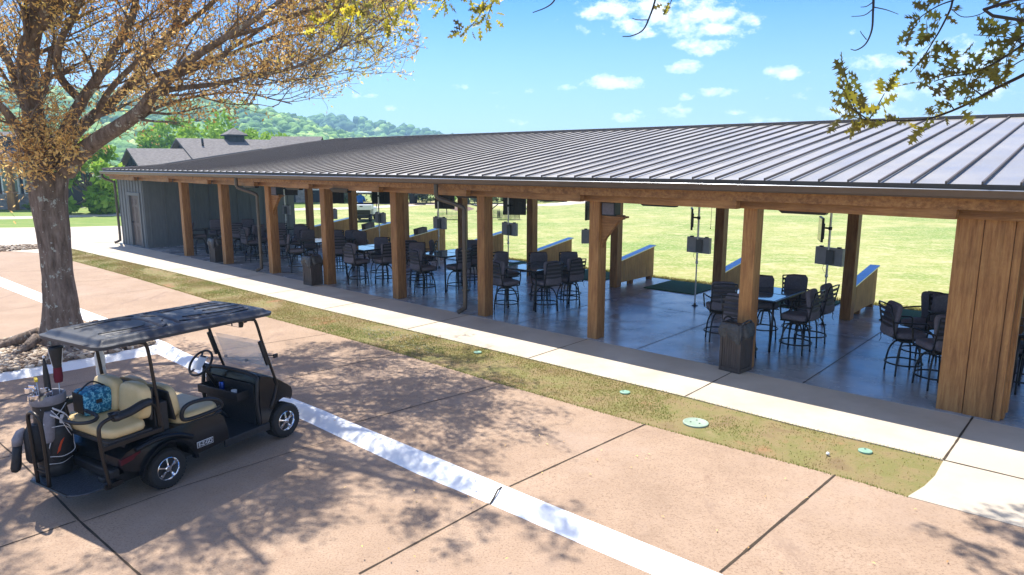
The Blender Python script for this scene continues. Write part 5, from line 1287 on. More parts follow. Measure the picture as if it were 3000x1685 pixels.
for i in range(NX+1):
    x = RX0+(RX1-RX0)*i/NX; hw = hwroof(x)
    for j in range(NY+1):
        y = hw*(-1+2*j/NY); V.append((x, y+.02, rz2(x)+dome(x, y, hw)))
F_ = [(i*(NY+1)+j, (i+1)*(NY+1)+j, (i+1)*(NY+1)+j+1, i*(NY+1)+j+1) for i in range(NX) for j in range(NY)]
mb.add(V, F_)
b0 = len(mb.v); V2 = [(x*.998+.0005, (y-.02)*.985+.02, rz2(x)-.022) for x, y, z in V]; mb.add(V2, [f[::-1] for f in F_])
bd = [j for j in range(NY+1)]+[i*(NY+1)+NY for i in range(1, NX+1)]+[NX*(NY+1)+j for j in range(NY-1, -1, -1)]+[i*(NY+1) for i in range(NX-1, 0, -1)]
mb.f += [(bd[k], bd[(k+1)%len(bd)], b0+bd[(k+1)%len(bd)], b0+bd[k]) for k in range(len(bd))]; mb.m += [0]*len(bd)
rf_ = mb.build('roof', m['cartroof'], cart, smooth=True, auto=50)
# black tubes laid along the roof's pressed grooves, painting in their shade
def onroof(x, y):
    hw = hwroof(x); return Vector((x, y+.02, rz2(x)+dome(x, y, hw)+.004))
for P in ([(-.40,.36),(.15,.40),(.28,.30)], [(.42,.33),(.8,.40),(1.32,.38)], [(-.40,-.36),(.15,-.40),(.28,-.30)], [(.42,-.33),(.8,-.40),(1.32,-.38)], [(-.42,.22),(.0,.26),(.14,.12)], [(.55,.20),(.95,.27),(1.35,.25)], [(-.42,-.22),(.0,-.26),(.14,-.12)], [(.55,-.20),(.95,-.27),(1.35,-.25)], [(.9,.08),(1.42,.08)], [(.9,-.08),(1.42,-.08)], [(.30,.2),(.42,.0),(.30,-.2)]):
    S_ = spl([Vector((x, y, 0)) for x, y in P], 8); MB().tube([onroof(p.x, p.y) for p in S_], .009, 6, flat=.6).build('groove_shade_line', m['black'], rf_, smooth=True)
# struts
for s in (-1, 1):
    MB().tube(spl([(-.30,s*.50,1.735),(-.16,s*.50,1.72),(-.10,s*.50,1.66),(-.06,s*.495,1.3),(-.02,s*.49,.80),(-.01,s*.49,.66)],5), .0185, 8).build('roof_strut', m['barbrown'], cart, smooth=True)
    P = spl([(1.14,s*.46,1.69),(1.26,s*.485,1.68),(1.31,s*.49,1.63),(1.40,s*.49,1.3),(1.54,s*.485,.86),(1.575,s*.48,.76)],5)
    P = P+spl([(1.575,s*.48,.76),(1.50,s*.505,.60),(1.42,s*.52,.48)],3)[1:]
    MB().tube(P, .0175, 8).build('windshield_strut', m['barbrown'], cart, smooth=True)
    mb = MB(); mb.box((1.40,s*.485,1.22),(.05,.035,.34), Matrix.Rotation(R(-17),3,'Y')); mb.build('strut_sleeve', m['black'], cart, bevel=.006)
mb = MB(); mb.tube([(-.6,0,1.72),(1.3,0,1.68)], .015, 6); mb.tube([(-.28,-.5,1.725),(-.28,.5,1.725)], .015, 6); mb.tube([(1.2,-.48,1.685),(1.2,.48,1.685)], .015, 6); mb.build('roof_frame', m['barbrown'], cart, smooth=True)
# windshield, lower half and the folded upper half in front of it
def pane(name, z0, z1, dx):
    f = lambda z: 1.40-(z-1.3)*.32+dx
    mb = MB(); mb.rings([[Vector((f(z0),-.46,z0)), Vector((f(z0),.46,z0)), Vector((f(z0)+.006,.46,z0)), Vector((f(z0)+.006,-.46,z0))], [Vector((f(z1),-.46,z1)), Vector((f(z1),.46,z1)), Vector((f(z1)+.006,.46,z1)), Vector((f(z1)+.006,-.46,z1))]])
    return mb.build(name, m['clear'], cart)
pane('windshield', .93, 1.32, .0); pane('folded_windshield', .98, 1.36, .045)
mb = MB()
for y in (-.40, .0, .40): mb.box((1.515,y,1.02),(.03,.035,.03))
mb.build('windshield_clip', m['black'], cart, bevel=.004)
mb = MB(); mb.tube([(1.30,.30,1.63),(1.24,.28,1.62)],.008,6); mb.tube([(1.30,-.34,1.63),(1.24,-.32,1.62)],.008,6); mb.rings([[Vector((x, y, z)) for x, z in ((1.19,1.575),(1.235,1.57),(1.25,1.61),(1.235,1.65),(1.19,1.645))] for y in (-.34,-.2,-.06,.08,.22,.34)]); mir = mb.build('mirror', m['black'], cart, bevel=.003)
for i in range(5): MB().box((1.186,-.27+i*.135,1.61),(.004,.11,.055)).build('mirror_glass', m['chrome'], mir)
mb = MB(); mb.tube([(1.45,-.49,1.18),(1.50,-.56,1.17)],.008,6); mb.box((1.50,-.575,1.17),(.06,.02,.05)); mb.build('accessory_bracket', m['black'], cart)
# rear frame, arm rests, foot plate
for s in (-1, 1):
    MB().tube(spl([(-.62,s*.50,.26),(-.66,s*.50,.55),(-.68,s*.50,.86),(-.66,s*.50,.96),(-.58,s*.50,1.00),(-.50,s*.49,1.0)],5), .021, 8).build('rear_upright', m['barbrown'], cart, smooth=True)
    MB().box((-.35,s*.505,.705),(.64,.03,.05)).build('side_rail', m['barbrown'], cart, bevel=.006)
    P = spl([(-.52,s*.48,.99),(-.35,s*.48,1.0),(-.20,s*.48,1.04),(-.10,s*.48,1.05)],4); MB().tube(P, [.055,.068]+[.062]*(len(P)-3)+[.045], 10, flat=.72).build('armrest', m['black'], cart, smooth=True)
    MB().lathe([(.046,.0),(.052,.035),(.056,.04),(.048,.04),(.042,.0)], 20, (-.50,s*.47,1.0)).build('cup_ring', m['black'], cart, smooth=True, auto=40)
    MB().tube(spl([(-.12,s*.48,1.03),(-.06,s*.48,.98),(-.04,s*.48,.90),(-.03,s*.48,.70)],4), .016, 8).build('arm_support', m['barbrown'], cart, smooth=True)
mb = MB(); pl = [(-.48,-.44),(-.80,-.44),(-.90,-.38),(-.95,-.30),(-.95,.38),(-.90,.44),(-.48,.44)]; mb.prism(pl, .255, .272); fp = mb.build('foot_plate', m['plate'], cart, bevel=.004)
mb = MB(); mb.tube([(-.945,-.30,.262),(-.945,.38,.262)], .014, 6); mb.box((-.56,-.45,.262),(.18,.03,.05)); mb.box((-.56,.45,.262),(.18,.03,.05)); mb.build('plate_frame', m['barbrown'], cart)
mb = MB(); mb.tube(spl([(-.93,.05,.26),(-.93,.05,.70),(-.94,.055,.98),(-.95,.09,1.05),(-.95,.16,1.07),(-.95,.23,1.05),(-.95,.265,.98),(-.94,.27,.70),(-.93,.27,.26)],5), .020, 8); mb.tube([(-.93,.05,.42),(-.93,.27,.42)], .012, 6); mb.build('grab_bar', m['barbrown'], cart, smooth=True)
mb = MB(); mb.tube(spl([(-.68,.10,.94),(-.74,-.02,.95),(-.72,-.20,.95),(-.62,-.28,.95),(-.52,-.20,.96),(-.50,.05,.97)],5), .020, 8); mb.build('bag_bracket', m['black'], cart, smooth=True)
mb = MB(); mb.box((-.30,.52,.97),(.50,.07,.05)); mb.build('arm_pad', m['black'], cart, bevel=.015)
# badge: raised plate with lettering
bd_ = thing('badge', None, None); bd_.parent = cart; bd_.location = (.455,-.541,.375); bd_.rotation_euler = (R(90), 0, 0)
MB().box((0,0,.0),(.21,.072,.006)).build('plate', m['white'], bd_, bevel=.003); MB().box((0,0,.004),(.198,.060,.002)).build('field', m['black'], bd_)
fc = bpy.data.curves.new('letters', 'FONT'); fc.body = 'E-Z-GO'; fc.size = .062; fc.align_x = 'CENTER'; fc.align_y = 'CENTER'; fc.extrude = .0015; fc.space_character = .92
tmp = bpy.data.objects.new('letters_tmp', fc); COL.objects.link(tmp); bpy.context.view_layer.update()
me = bpy.data.meshes.new_from_object(tmp.evaluated_get(bpy.context.evaluated_depsgraph_get())); bpy.data.objects.remove(tmp)
me.materials.clear(); me.materials.append(m['white']); lt = bpy.data.objects.new('letters', me); COL.objects.link(lt); lt.parent = bd_; lt.location = (0,0,.0065); lt.scale = (.92,1,1)
# ---- things carried on the cart
cl = CT('cooler_bag', 'blue paisley cooler bag with black ends on the rear bench', 'cooler bag', -.32, .22, .875, R(-4))
pad('bag_body', (0,0,.13), (.30,.26,.26), m['paisley'], cl, e=.18)
mb = MB(); 
for s in (-1, 1): mb.box((s*.146,0,.13),(.012,.20,.20))
mb.tube(spl([(-.15,0,.24),(0,0,.33),(.15,0,.24)],4), .009, 6); mb.build('handle', m['bagblk'], cl); MB().box((0,-.134,.14),(.06,.006,.04)).build('buckle', m['black'], cl)
MB().box((-.154,0,.13),(.008,.22,.22)).build('end_panel', m['bagblk'], cl, bevel=.003)
bt = CT('sand_bottle', 'frosted white sand bottle in a black holder on the far roof strut', 'sand bottle', -.02, .56, 1.0)
MB().lathe([(.0,.0),(.05,.0),(.052,.03),(.052,.22),(.05,.24),(.046,.25),(.052,.27),(.052,.38),(.04,.42),(.028,.45),(.028,.47),(0,.475)], 20).build('bottle_body', m['frost'], bt, smooth=True, auto=50); MB().lathe([(.056,-.02),(.058,.0),(.058,.15),(.056,.155)], 20).box((0,-.05,.07),(.05,.05,.10)).build('holder', m['black'], bt, smooth=True, auto=40)
dc = CT('drink_can', 'tall blue drink can standing in the dash tray', 'drink can', 1.14, .02, .668)
MB().lathe([(0,0),(.028,.0),(.033,.008),(.033,.145),(.028,.158)], 20).build('can_body', m['bluecan'], dc, smooth=True, auto=50); MB().lathe([(.028,.158),(.027,.155),(0,.155)], 20).build('can_lid', m['chrome'], dc, smooth=True)
o = CT('golf_ball', 'bluish white golf ball lying in the dash tray beside the can', 'golf ball', 1.13, .24, .69); MB().lathe([(0,-.0214),(.012,-.0178),(.0193,-.009),(.0214,0),(.0193,.009),(.012,.0178),(0,.0214)], 14).build('ball', m['ball'], o, smooth=True)
o = CT('cup', 'small clear cup with ice in the dash tray right of the can', 'cup', 1.13, -.22, .668); MB().lathe([(.03,0),(.036,.09),(.034,.09),(.028,.005)], 16).build('cup_wall', m['frost'], o, smooth=True)
o = CT('crumpled_cloth', 'crumpled dark rag stuffed under the rear bench', 'cloth', -.42, -.28, .60)
ring = []; mb = MB(); L_ = []
for j in range(7):
    f = j/6; L_.append([Vector(((.11*math.sin(math.pi*f)+.01)*math.cos(q)*(1+.25*noise.noise((q*2,f*4,1))), (.16*math.sin(math.pi*f)+.01)*math.sin(q)*(1+.3*noise.noise((q*2,f*4,7))), .10*f+.02*noise.noise((q*3,f*5,3)))) for q in np.linspace(0,6.0,20)])
mb.rings(L_); mb.build('fold', m['bag'], o, smooth=True)
# ---- golf bag
gb = CT('golf_bag', 'black golf bag with gray panels and white piping standing on the rear foot plate', 'golf bag', -.70, .36, .275, R(8)); gb.scale = (1.18, 1.18, 1.0)
def oval(rx, ry, z, cx_=0, cy_=0, k=28): return [Vector((cx_+rx*math.cos(2*math.pi*i/k), cy_+ry*math.sin(2*math.pi*i/k), z)) for i in range(k)]
MB().rings([oval(.13,.125,0), oval(.14,.135,.02), oval(.14,.135,.10), oval(.135,.13,.12)]).build('base', m['black'], gb, smooth=True, auto=40)
MB().rings([oval(.132,.128,.12), oval(.135,.13,.30), oval(.13,.125,.55), oval(.125,.12,.74), oval(.13,.125,.78)]).build('bag_body', m['bagblk'], gb, smooth=True, auto=50)
MB().rings([oval(.135,.13,.775), oval(.142,.137,.79), oval(.144,.139,.86), oval(.138,.133,.875), oval(.120,.116,.872), oval(.115,.11,.80)]).build('collar', m['baggrey'], gb, smooth=True, auto=40)
mb = MB(); mb.rings([oval(.085,.05,.18,.0,-.11), oval(.10,.07,.22,.0,-.115), oval(.10,.075,.44,.0,-.115), oval(.085,.06,.54,.0,-.11), oval(.06,.04,.58,.0,-.10)]); mb.build('front_pocket', m['bagblk'], gb, smooth=True, auto=60)
mb = MB(); mb.rings([oval(.07,.05,.18,-.13,.03), oval(.09,.08,.22,-.13,.03), oval(.09,.08,.50,-.13,.03), oval(.06,.05,.58,-.12,.03)]); mb.build('side_pocket', m['bagblk'], gb, smooth=True, auto=60)
mb = MB(); mb.rings([oval(.04,.03,.40,-.10,-.11), oval(.045,.045,.44,-.10,-.115), oval(.045,.045,.64,-.08,-.105), oval(.035,.03,.72,-.07,-.10)]); mb.build('gray_panel', m['baggrey'], gb, smooth=True, auto=60)
for P in ([(-.15,-.17,.27),(-.06,-.215,.25),(.05,-.20,.27),(.08,-.16,.34),(.07,-.17,.46),(-.02,-.21,.56),(-.12,-.19,.58)], [(-.10,-.14,.62),(.0,-.145,.70),(.08,-.115,.76)], [(-.12,-.10,.16),(-.03,-.14,.145),(.09,-.11,.16)], [(.05,-.18,.42),(-.03,-.185,.62),(-.08,-.145,.74)]):
    MB().tube(spl([Vector(p) for p in P],5), .0035, 5).build('piping', m['cloth'], gb, smooth=True)
MB().rings([[Vector((x,-.215-.003*math.cos(i),z)), Vector((x+.03,-.213,z+.02)), Vector((x+.03,-.218,z+.02)), Vector((x,-.22,z))] for i,(x,z) in enumerate(((-.12,.30),(-.10,.36),(-.07,.42)))]).build('orange_stripe', m['orange'], gb)
MB().rings([[Vector((.128+.03*math.sin(f*3), .03, .72-f*.62)), Vector((.128+.03*math.sin(f*3), -.03, .72-f*.62)), Vector((.140+.03*math.sin(f*3), -.03, .72-f*.62)), Vector((.140+.03*math.sin(f*3), .03, .72-f*.62))] for f in np.linspace(0,1,9)]).build('shoulder_strap', m['bagblk'], gb, smooth=True, auto=40)
def club(kind, lab, x, y, lean, z1, yaw=0):
    t = CT('golf_club', lab, 'golf club', -.70+x, .36+y, .30, R(8), 'golf clubs standing in the bag')
    lx, ly = lean; z1 -= .30; P0, P1 = Vector((0,0,.02)), Vector((lx, ly, z1)); 
    MB().tube([P0, P1], .005, 6).build('shaft', m['steel'], t, smooth=True)
    rz = Matrix.Rotation(R(yaw), 3, 'Z')
    if kind == 'iron':
        sec = [(0,.0,.010),(.025,-.012,.018),(.055,-.022,.028),(.075,-.02,.030)]
        MB().rings([[P1+rz @ Vector((a, -.006, -.022+b)), P1+rz @ Vector((a, .006, -.024+b)), P1+rz @ Vector((a, .010, c_+b)), P1+rz @ Vector((a, .004, c_+b+.004))] for a, b, c_ in sec]).build('club_head', m['chrome'], t, smooth=True, auto=40)
        MB().tube([P1-(P1-P0).normalized()*.05, P1], .007, 8).build('hosel', m['chrome'], t, smooth=True)
    elif kind == 'putter':
        MB().box(P1+rz @ Vector((.04,0,0)), (.11,.03,.03), rz).build('club_head', m['yellow'], t, bevel=.006)
    else:
        d = (P1-P0).normalized(); hc = m['bagblk']
        ringf = lambda p, r_, s_=1.0: [p+Vector((r_*math.cos(2*math.pi*i/18), r_*s_*math.sin(2*math.pi*i/18), 0)) for i in range(18)]
        if kind == 'driver':
            MB().rings([ringf(P1-d*.36,.038), ringf(P1-d*.30,.045), ringf(P1-d*.20,.040)]).build('knit_sock', m['maroon'], t, smooth=True, auto=50)
            hd = MB().rings([ringf(P1-d*.20,.038), ringf(P1-d*.15,.046), ringf(P1-d*.02,.070,.85), ringf(P1+d*.01,.072,.85), ringf(P1+d*.022,.066,.85), ringf(P1+d*.012,.03)]).build('head_cover', hc, t, smooth=True, auto=60)
            for q in (-60, 40, 160): MB().tube([P1-d*.17+Vector((math.cos(R(q))*.046, math.sin(R(q))*.046, 0)), P1+Vector((math.cos(R(q))*.073, math.sin(R(q))*.063, 0))], .004, 5).build('piping', m['cloth'], hd)
        elif kind == 'umbrella':
            MB().rings([ringf(P1-d*.48,.022), ringf(P1-d*.40,.034), ringf(P1-d*.20,.030), ringf(P1-d*.05,.016), ringf(P1,.008)]).build('canopy', hc, t, smooth=True); MB().lathe([(0,-.015),(.012,-.008),(.014,.005),(.008,.018),(0,.02)], 12, P1+d*.01).build('tip', m['white'], t, smooth=True)
        elif kind == 'hung':
            pass
    return t
club('driver', 'driver club under black and maroon head cover, tallest in the bag', .10, .0, (.03,-.01), 1.60)
u_ = club('umbrella', 'folded black umbrella with white tip standing in the golf bag', .04, .03, (-.02,.0), 1.52); u_.name = 'umbrella'; u_['category'] = 'umbrella'; del u_['group']
for i, (x, y, lx, ly, z, yaw, lab) in enumerate([(-.08,-.05,-.05,-.03,1.17,150,'iron leaning furthest to the left in the golf bag'), (-.06,.03,-.03,.05,1.21,120,'iron with highest chrome head near the yellow club'), (-.04,-.07,-.04,-.05,1.17,170,'iron low at the front edge of the golf bag'), (-.02,.05,-.03,.06,1.22,100,'iron behind the others beside the yellow club'), (.0,-.05,.0,-.04,1.18,160,'iron in the middle front of the golf bag'), (.02,.0,.0,.0,1.20,140,'iron in the middle of the cluster of chrome heads'), (-.09,.0,-.045,.01,1.17,200,'iron second from the left in the golf bag')]):
    club('iron', lab, x, y, (lx, ly), z, yaw)
club('putter', 'club with bright yellow head in the golf bag', .0, .07, (-.03,.05), 1.28, 60)
hc_ = CT('head_cover', 'black and white head cover hanging off the left of the golf bag', 'head cover', -1.0, .42, .62, R(8))
MB().rings([[Vector((a+.05*math.cos(2*math.pi*i/16)*r_, .045*math.sin(2*math.pi*i/16)*r_, z)) for i in range(16)] for a, z, r_ in ((.06,.22,.3),(.04,.20,.9),(.0,.13,1.1),(-.01,.06,1.0))]).build('top_panel', m['baggrey'], hc_, smooth=True)
MB().rings([[Vector((a+.045*math.cos(2*math.pi*i/16)*r_, .04*math.sin(2*math.pi*i/16)*r_, z)) for i in range(16)] for a, z, r_ in ((-.01,.06,1.0),(-.03,-.05,1.0),(-.05,-.16,1.15),(-.055,-.20,.9),(-.055,-.22,.2))]).build('sock', m['bagblk'], hc_, smooth=True)
for P in ([(-.10,-.155,.70),(-.02,-.175,.62),(.06,-.165,.50),(.09,-.14,.34)], [(-.07,-.15,.76),(.03,-.16,.66),(.10,-.13,.52)], [(-.13,-.10,.60),(-.10,-.14,.48),(-.12,-.12,.34)]):
    S_ = spl([Vector(p) for p in P], 6); MB().rings([[p+Vector((0,-.004,.012)), p+Vector((0,-.008,0)), p+Vector((0,-.004,-.012)), p+Vector((0,.004,0))] for p in S_]).build('white_swoosh', m['cloth'], gb, smooth=True)
gl = CT('golf_glove', 'pale golf glove clipped on the front of the golf bag', 'glove', -.66, .20, .90, R(8))
mb = MB(); mb.rings([oval(.018,.008,-.10), oval(.03,.012,-.07), oval(.035,.014,-.03), oval(.032,.012,0), oval(.022,.01,.03), oval(.02,.01,.05)])
for i, (a, l) in enumerate(((-.026,.05),(-.010,.065),(.006,.065),(.022,.055))): mb.tube([(a,0,-.085),(a*1.3,-.004,-.085-l*.6),(a*1.4,-.012,-.085-l)], [.009,.008,.006], 6)
mb.tube([(.03,0,-.05),(.05,-.008,-.075),(.055,-.014,-.10)], [.01,.009,.006], 6); mb.build('glove_fabric', m['cloth'], gl, smooth=True)
# ---------------------------------------------------------------- beyond the pavilion
def gz(px, py, z=-.03): return G(px, py, z)
# cart path behind the range
def path(name, P, w, z, mt):
    S = spl(P, 8); mb = MB(); A, B = [], []
    for i, p in enumerate(S):
        t = (S[min(i+1,len(S)-1)]-S[max(i-1,0)]).normalized(); n_ = Vector((-t.y, t.x, 0)); A.append(setz([p+n_*w/2], z)[0]); B.append(setz([p-n_*w/2], z)[0])
    o = mb.strip(A, B).build(name, mt, fix=False); o['kind'] = 'structure'; return o
import bmesh
path('cart_path', [D(-300,550), D(0,547.5), D(150,544), D(300,539)]+[gz(*zb(0,385)), gz(*zb(480,375)), gz(*zb(960,355)), gz(*zb(1180,338)), gz(*zb(1300,330)), gz(*zc(590,340)), gz(*zc(850,325)), gz(*zc(1000,312)), gz(*zc(1120,290)), gz(*zc(1300,255))], 2.4, -.020, m['pale'])
path('footpath', [D(190,522), D(240,516), D(310,512), D(420,512)], 1.2, -.016, m['pale'])
sheet('mulch_bed', [D(150,520), D(175,508), D(225,503), D(262,506), D(300,506), D(300,512), D(235,516), D(205,522)], -.012, m['mulch'])
for nm, P in (('mulch_bed', [zb(1560,372),zb(1640,352),zb(1760,352),zb(1820,375),zb(1760,392),zb(1640,392)]), ('mulch_bed', [zc(330,358),zc(390,345),zc(470,352),zc(480,378),zc(380,380)]), ('mulch_bed', [zb(600,330),zb(1300,328),zb(1700,335),zb(1700,310),zb(600,312)])):
    sheet(nm, [G(*p) for p in P], -.018, m['mulch'])
# clubhouse with cupola (gable roofs over dark board siding)
def gable(name, parent, x0, x1, y0, y1, zw, zr, ov=.6, along='x', wallm='darksiding', roofm='shingle'):
    if along == 'x':
        ym = (y0+y1)/2; mb = MB(); mb.box(((x0+x1)/2, ym, zw/2), (x1-x0, y1-y0, zw))
        for x in (x0+.001, x1-.001): mb.add([(x,y0,zw),(x,y1,zw),(x,ym,zr)], [(0,1,2)])
        k = int((y1-y0)/.5)
        for x in (x0-.02, x1+.02):
            for i in range(1, k):
                y = y0+i*(y1-y0)/k; h = zw+(zr-zw)*(1-abs(y-ym)/((y1-y0)/2)); mb.box((x, y, h/2), (.05,.07,h-.1))
        w = mb.build('wall', m[wallm], parent)
        s = (zr-zw)/((y1-y0)/2); e = ov; mb = MB(); T = .16
        for sg, yy in ((-1, y0-e), (1, y1+e)):
            ze = zw-s*e
            mb.add([(x0-ov,yy,ze),(x1+ov,yy,ze),(x1+ov,ym,zr),(x0-ov,ym,zr),(x0-ov,yy,ze+T),(x1+ov,yy,ze+T),(x1+ov,ym,zr+T),(x0-ov,ym,zr+T)], [(0,1,2,3),(4,7,6,5),(0,4,5,1),(1,5,6,2),(0,3,7,4)])
        return w, mb.build('roof', m[roofm], parent)
hb = thing('clubhouse', 'dark sided clubhouse with gabled shingle roofs and cupola behind the pavilion', 'clubhouse', (-27.4, 58, 0), R(40))
gable('main', hb, .5, 9.2, -4.6, 4.6, 5.10-4.6*.40, 5.10, ov=.5)
gable('wing', hb, -3.6, 1.2, -5.3, 1.6, 4.22-3.45*.40, 4.22, ov=.45)
cx_, cy_ = 4.7, 0
mb = MB(); mb.box((cx_,cy_,5.0),(1.25,1.25,1.25))
for i in range(5):
    mb.box((cx_-.5+i*.25,cy_-.64,5.0),(.05,.04,1.2)); mb.box((cx_-.64,cy_-.5+i*.25,5.0),(.04,.05,1.2))
cu = mb.build('cupola', m['darksiding'], hb); s_ = .88
mb = MB(); mb.add([(cx_-s_,cy_-s_,5.62),(cx_+s_,cy_-s_,5.62),(cx_+s_,cy_+s_,5.62),(cx_-s_,cy_+s_,5.62),(cx_,cy_,6.22)], [(0,1,4),(1,2,4),(2,3,4),(3,0,4),(0,3,2,1)]); mb.build('cupola_roof', m['shingle'], cu)
MB().box((cx_,cy_,5.56),(2*s_,2*s_,.10)).build('cupola_eave', m['darksiding'], cu)
MB().tube([(1.63,-1.5,4.6),(1.60,-1.5,5.23)], .09, 10).build('vent_pipe', m['black'], hb, smooth=True)
# ground floor walls seen under the pavilion roof: stone and dark siding with windows
sf = thing('stone_house', 'stone and dark sided house front with windows seen under the pavilion roof', 'house', gz(*zb(60,315)), R(4))
p0 = sf.location.copy(); Yd = p0.y
def lx(px): r = ray(px, 590); return r.x/r.y*Yd-p0.x
wl = lx(860); wr = lx(938)
mb = MB(); mb.box(((lx(800)+lx(868))/2, 1.5, 2.2), (lx(868)-lx(800), 3, 4.4)); mb.build('siding', m['darksiding'], sf)
mb = MB(); mb.box(((lx(868)+lx(908))/2, 1.4, 2.2), (lx(908)-lx(868), 3.1, 4.4)); mb.build('stone_wall', m['stone'], sf)
mb = MB(); mb.box(((lx(908)+lx(938))/2, 2.0, 2.2), (lx(938)-lx(908), 3, 4.4)); mb.build('siding', m['darksiding'], sf)
for a, b, z0, z1, yy in ((843,866,.9,2.5,-.06),(912,932,1.0,2.4,.45)):
    wn = MB().box(((lx(a)+lx(b))/2, yy, (z0+z1)/2), (lx(b)-lx(a), .08, z1-z0)).build('window', m['white'], sf, bevel=.01)
    MB().box(((lx(a)+lx(b))/2, yy-.045, (z0+z1)/2), (lx(b)-lx(a)-.2, .02, z1-z0-.2)).build('pane', m['win'], wn)
mb = MB(); 
for sg in (-1,1): mb.add([(lx(795),1.5+sg*2.2,4.3),(lx(942),1.5+sg*2.2,4.3),(lx(942),1.5,5.5),(lx(795),1.5,5.5)], [(0,1,2,3)])
mb.build('roof', m['shingle'], sf)
# house at the far left behind the tree
lh = thing('porch_house', 'house with stone base, tall white windows and timber porch column at the far left', 'house', D(0,528,-.03), R(6)); Yh = lh.location.y; hx0 = lh.location.x
def wx(px): r = ray(px*K, 580); return r.x/r.y*Yh-hx0
mb = MB(); mb.box((wx(-120)/2+wx(115)/2, 3.0, 2.6), (wx(115)-wx(-120), 5, 5.2)); mb.build('wall', m['darksiding'], lh)
mb = MB(); mb.box((wx(-120)/2+wx(108)/2, .45, .55), (wx(108)-wx(-120), .35, 1.1)); mb.build('stone_base', m['stone'], lh)
for a, b in ((-60,-10),(0,42),(52,92)):
    wn = MB().box(((wx(a)+wx(b))/2, .42, 2.15), (wx(b)-wx(a), .16, 2.1)).build('window', m['white'], lh, bevel=.01)
    w_ = (wx(b)-wx(a)-.24)
    for z in (1.62, 2.62): MB().box(((wx(a)+wx(b))/2, .33, z), (w_, .02, .92)).build('pane', m['win'], wn)
for px in (41, 150): 
    mb = MB(); xx = wx(px); mb.rings([[Vector((xx-w/2, -.6-w/2, z)), Vector((xx+w/2, -.6-w/2, z)), Vector((xx+w/2, -.6+w/2, z)), Vector((xx-w/2, -.6+w/2, z))] for w, z in ((.52,0),(.46,1.2),(.50,1.22),(.50,1.30),(.34,1.32),(.30,3.4))]); mb.build('column', m['postwood'], lh)
mb = MB(); 
x0, x1 = wx(-140), wx(125)
mb.add([(x0,-1.2,3.4),(x1,-1.2,3.4),(x1,3.0,5.6),(x0,3.0,5.6),(x0,-1.2,3.25),(x1,-1.2,3.25),(x1,3.0,5.4),(x0,3.0,5.4)], [(0,1,2,3),(4,7,6,5),(0,4,5,1),(1,5,6,2),(3,7,4,0)]); mb.add([(x0,3,5.6),(x1,3,5.6),(x1,7.2,3.4),(x0,7.2,3.4)], [(0,1,2,3)]); mb.build('roof', m['shingle'], lh)
mb = MB(); mb.box(((x0+x1)/2,-.6,3.28),(x1-x0,.25,.3)); mb.build('porch_beam', m['beamwood'], lh)
# shrubs and small trees at the left, between the trunk and the pavilion
def gp(px, py): p = D(px, py, -.03); return p.x, p.y
SH = [(205,503,1.5,3.4,'dgreen',5200,'dark evergreen bush between the big trunk and the pavilion',.12,.24), (238,506,1.2,2.6,'dgreen',3600,'dark rounded bush right of the darkest evergreen',.10,.22), (180,508,1.0,2.6,'mgreen',2600,'narrow green shrub just right of the big trunk',.1,.2),
      (226,507,.45,1.9,'redleaf',1500,'reddish ornamental grass clump in the far mulch bed',.15,.35), (196,512,.5,.7,'flower',700,'low pale flowering shrub at the foot of the dark bush',.06,.14), (265,503,.9,.9,'mgreen',1500,'low round green shrub near the young dogwood',.08,.16), (286,500,.7,.8,'lgreen',1200,'low light green shrub at the far bed edge',.08,.16), (75,527,.4,.5,'lgreen',500,'small bright shrub beside the porch column',.06,.14),
      (250,460,1.8,4.2,'lgreen',5000,'tall yellow green shrub rising behind the bed',.14,.28)]
for i, (px, py, r_, h_, mk_, n_, lab, a, b) in enumerate(SH):
    x, y = gp(px, py); shrub('shrub', lab, x, y, r_, h_, m[mk_], n_, 20+i, 'shrub', None, (a, b))
x, y = gp(292,518); tree('young_tree', 'young white flowering tree in its mulch ring by the storage room corner', 'young tree', x, y, 3.6, 1.35, m['flower'], 2600, 16, 5, leaf=(.08,.18), tr=.07)
sheet('mulch_bed', [Vector((x+1.1*math.cos(q), y+1.1*math.sin(q), 0)) for q in np.linspace(0,6.0,20)], -.010, m['mulch'])
x, y = gp(262,500); tree('young_tree', 'bare stemmed small tree in the far mulch bed', 'young tree', x, y, 4.2, 1.2, m['greyleaf'], 900, 14, 8, leaf=(.06,.14), tr=.06)
x, y = gp(300,470); 
BT = [(420,330,75,9.0,'lgreen','bright green tree left of the gabled clubhouse roof'), (545,345,70,4.6,'lgreen','bright yellow green tree behind the clubhouse ridge'), (660,360,72,3.4,'lgreen','small bright green tree right of the cupola'), (225,415,47,2.6,'lgreen','sunlit green tree behind the storage room roof corner'), (60,400,60,4.5,'mgreen','green tree above the porch house at the left'), (430,400,66,3.0,'lgreen','low green tree in front of the hillside left of the clubhouse')]
for i, (px, py, Yt, rad, mk_, lab) in enumerate(BT):
    if i == 0: rad = 3.4; Yt = 80
    p = atY(px, py, Yt); tree('leafy_tree', lab, 'tree', p.x, Yt, p.z+rad*.45, rad, m[mk_], 5200, 30, 40+i, 'leafy trees around the clubhouse', (.28,.62), .25)
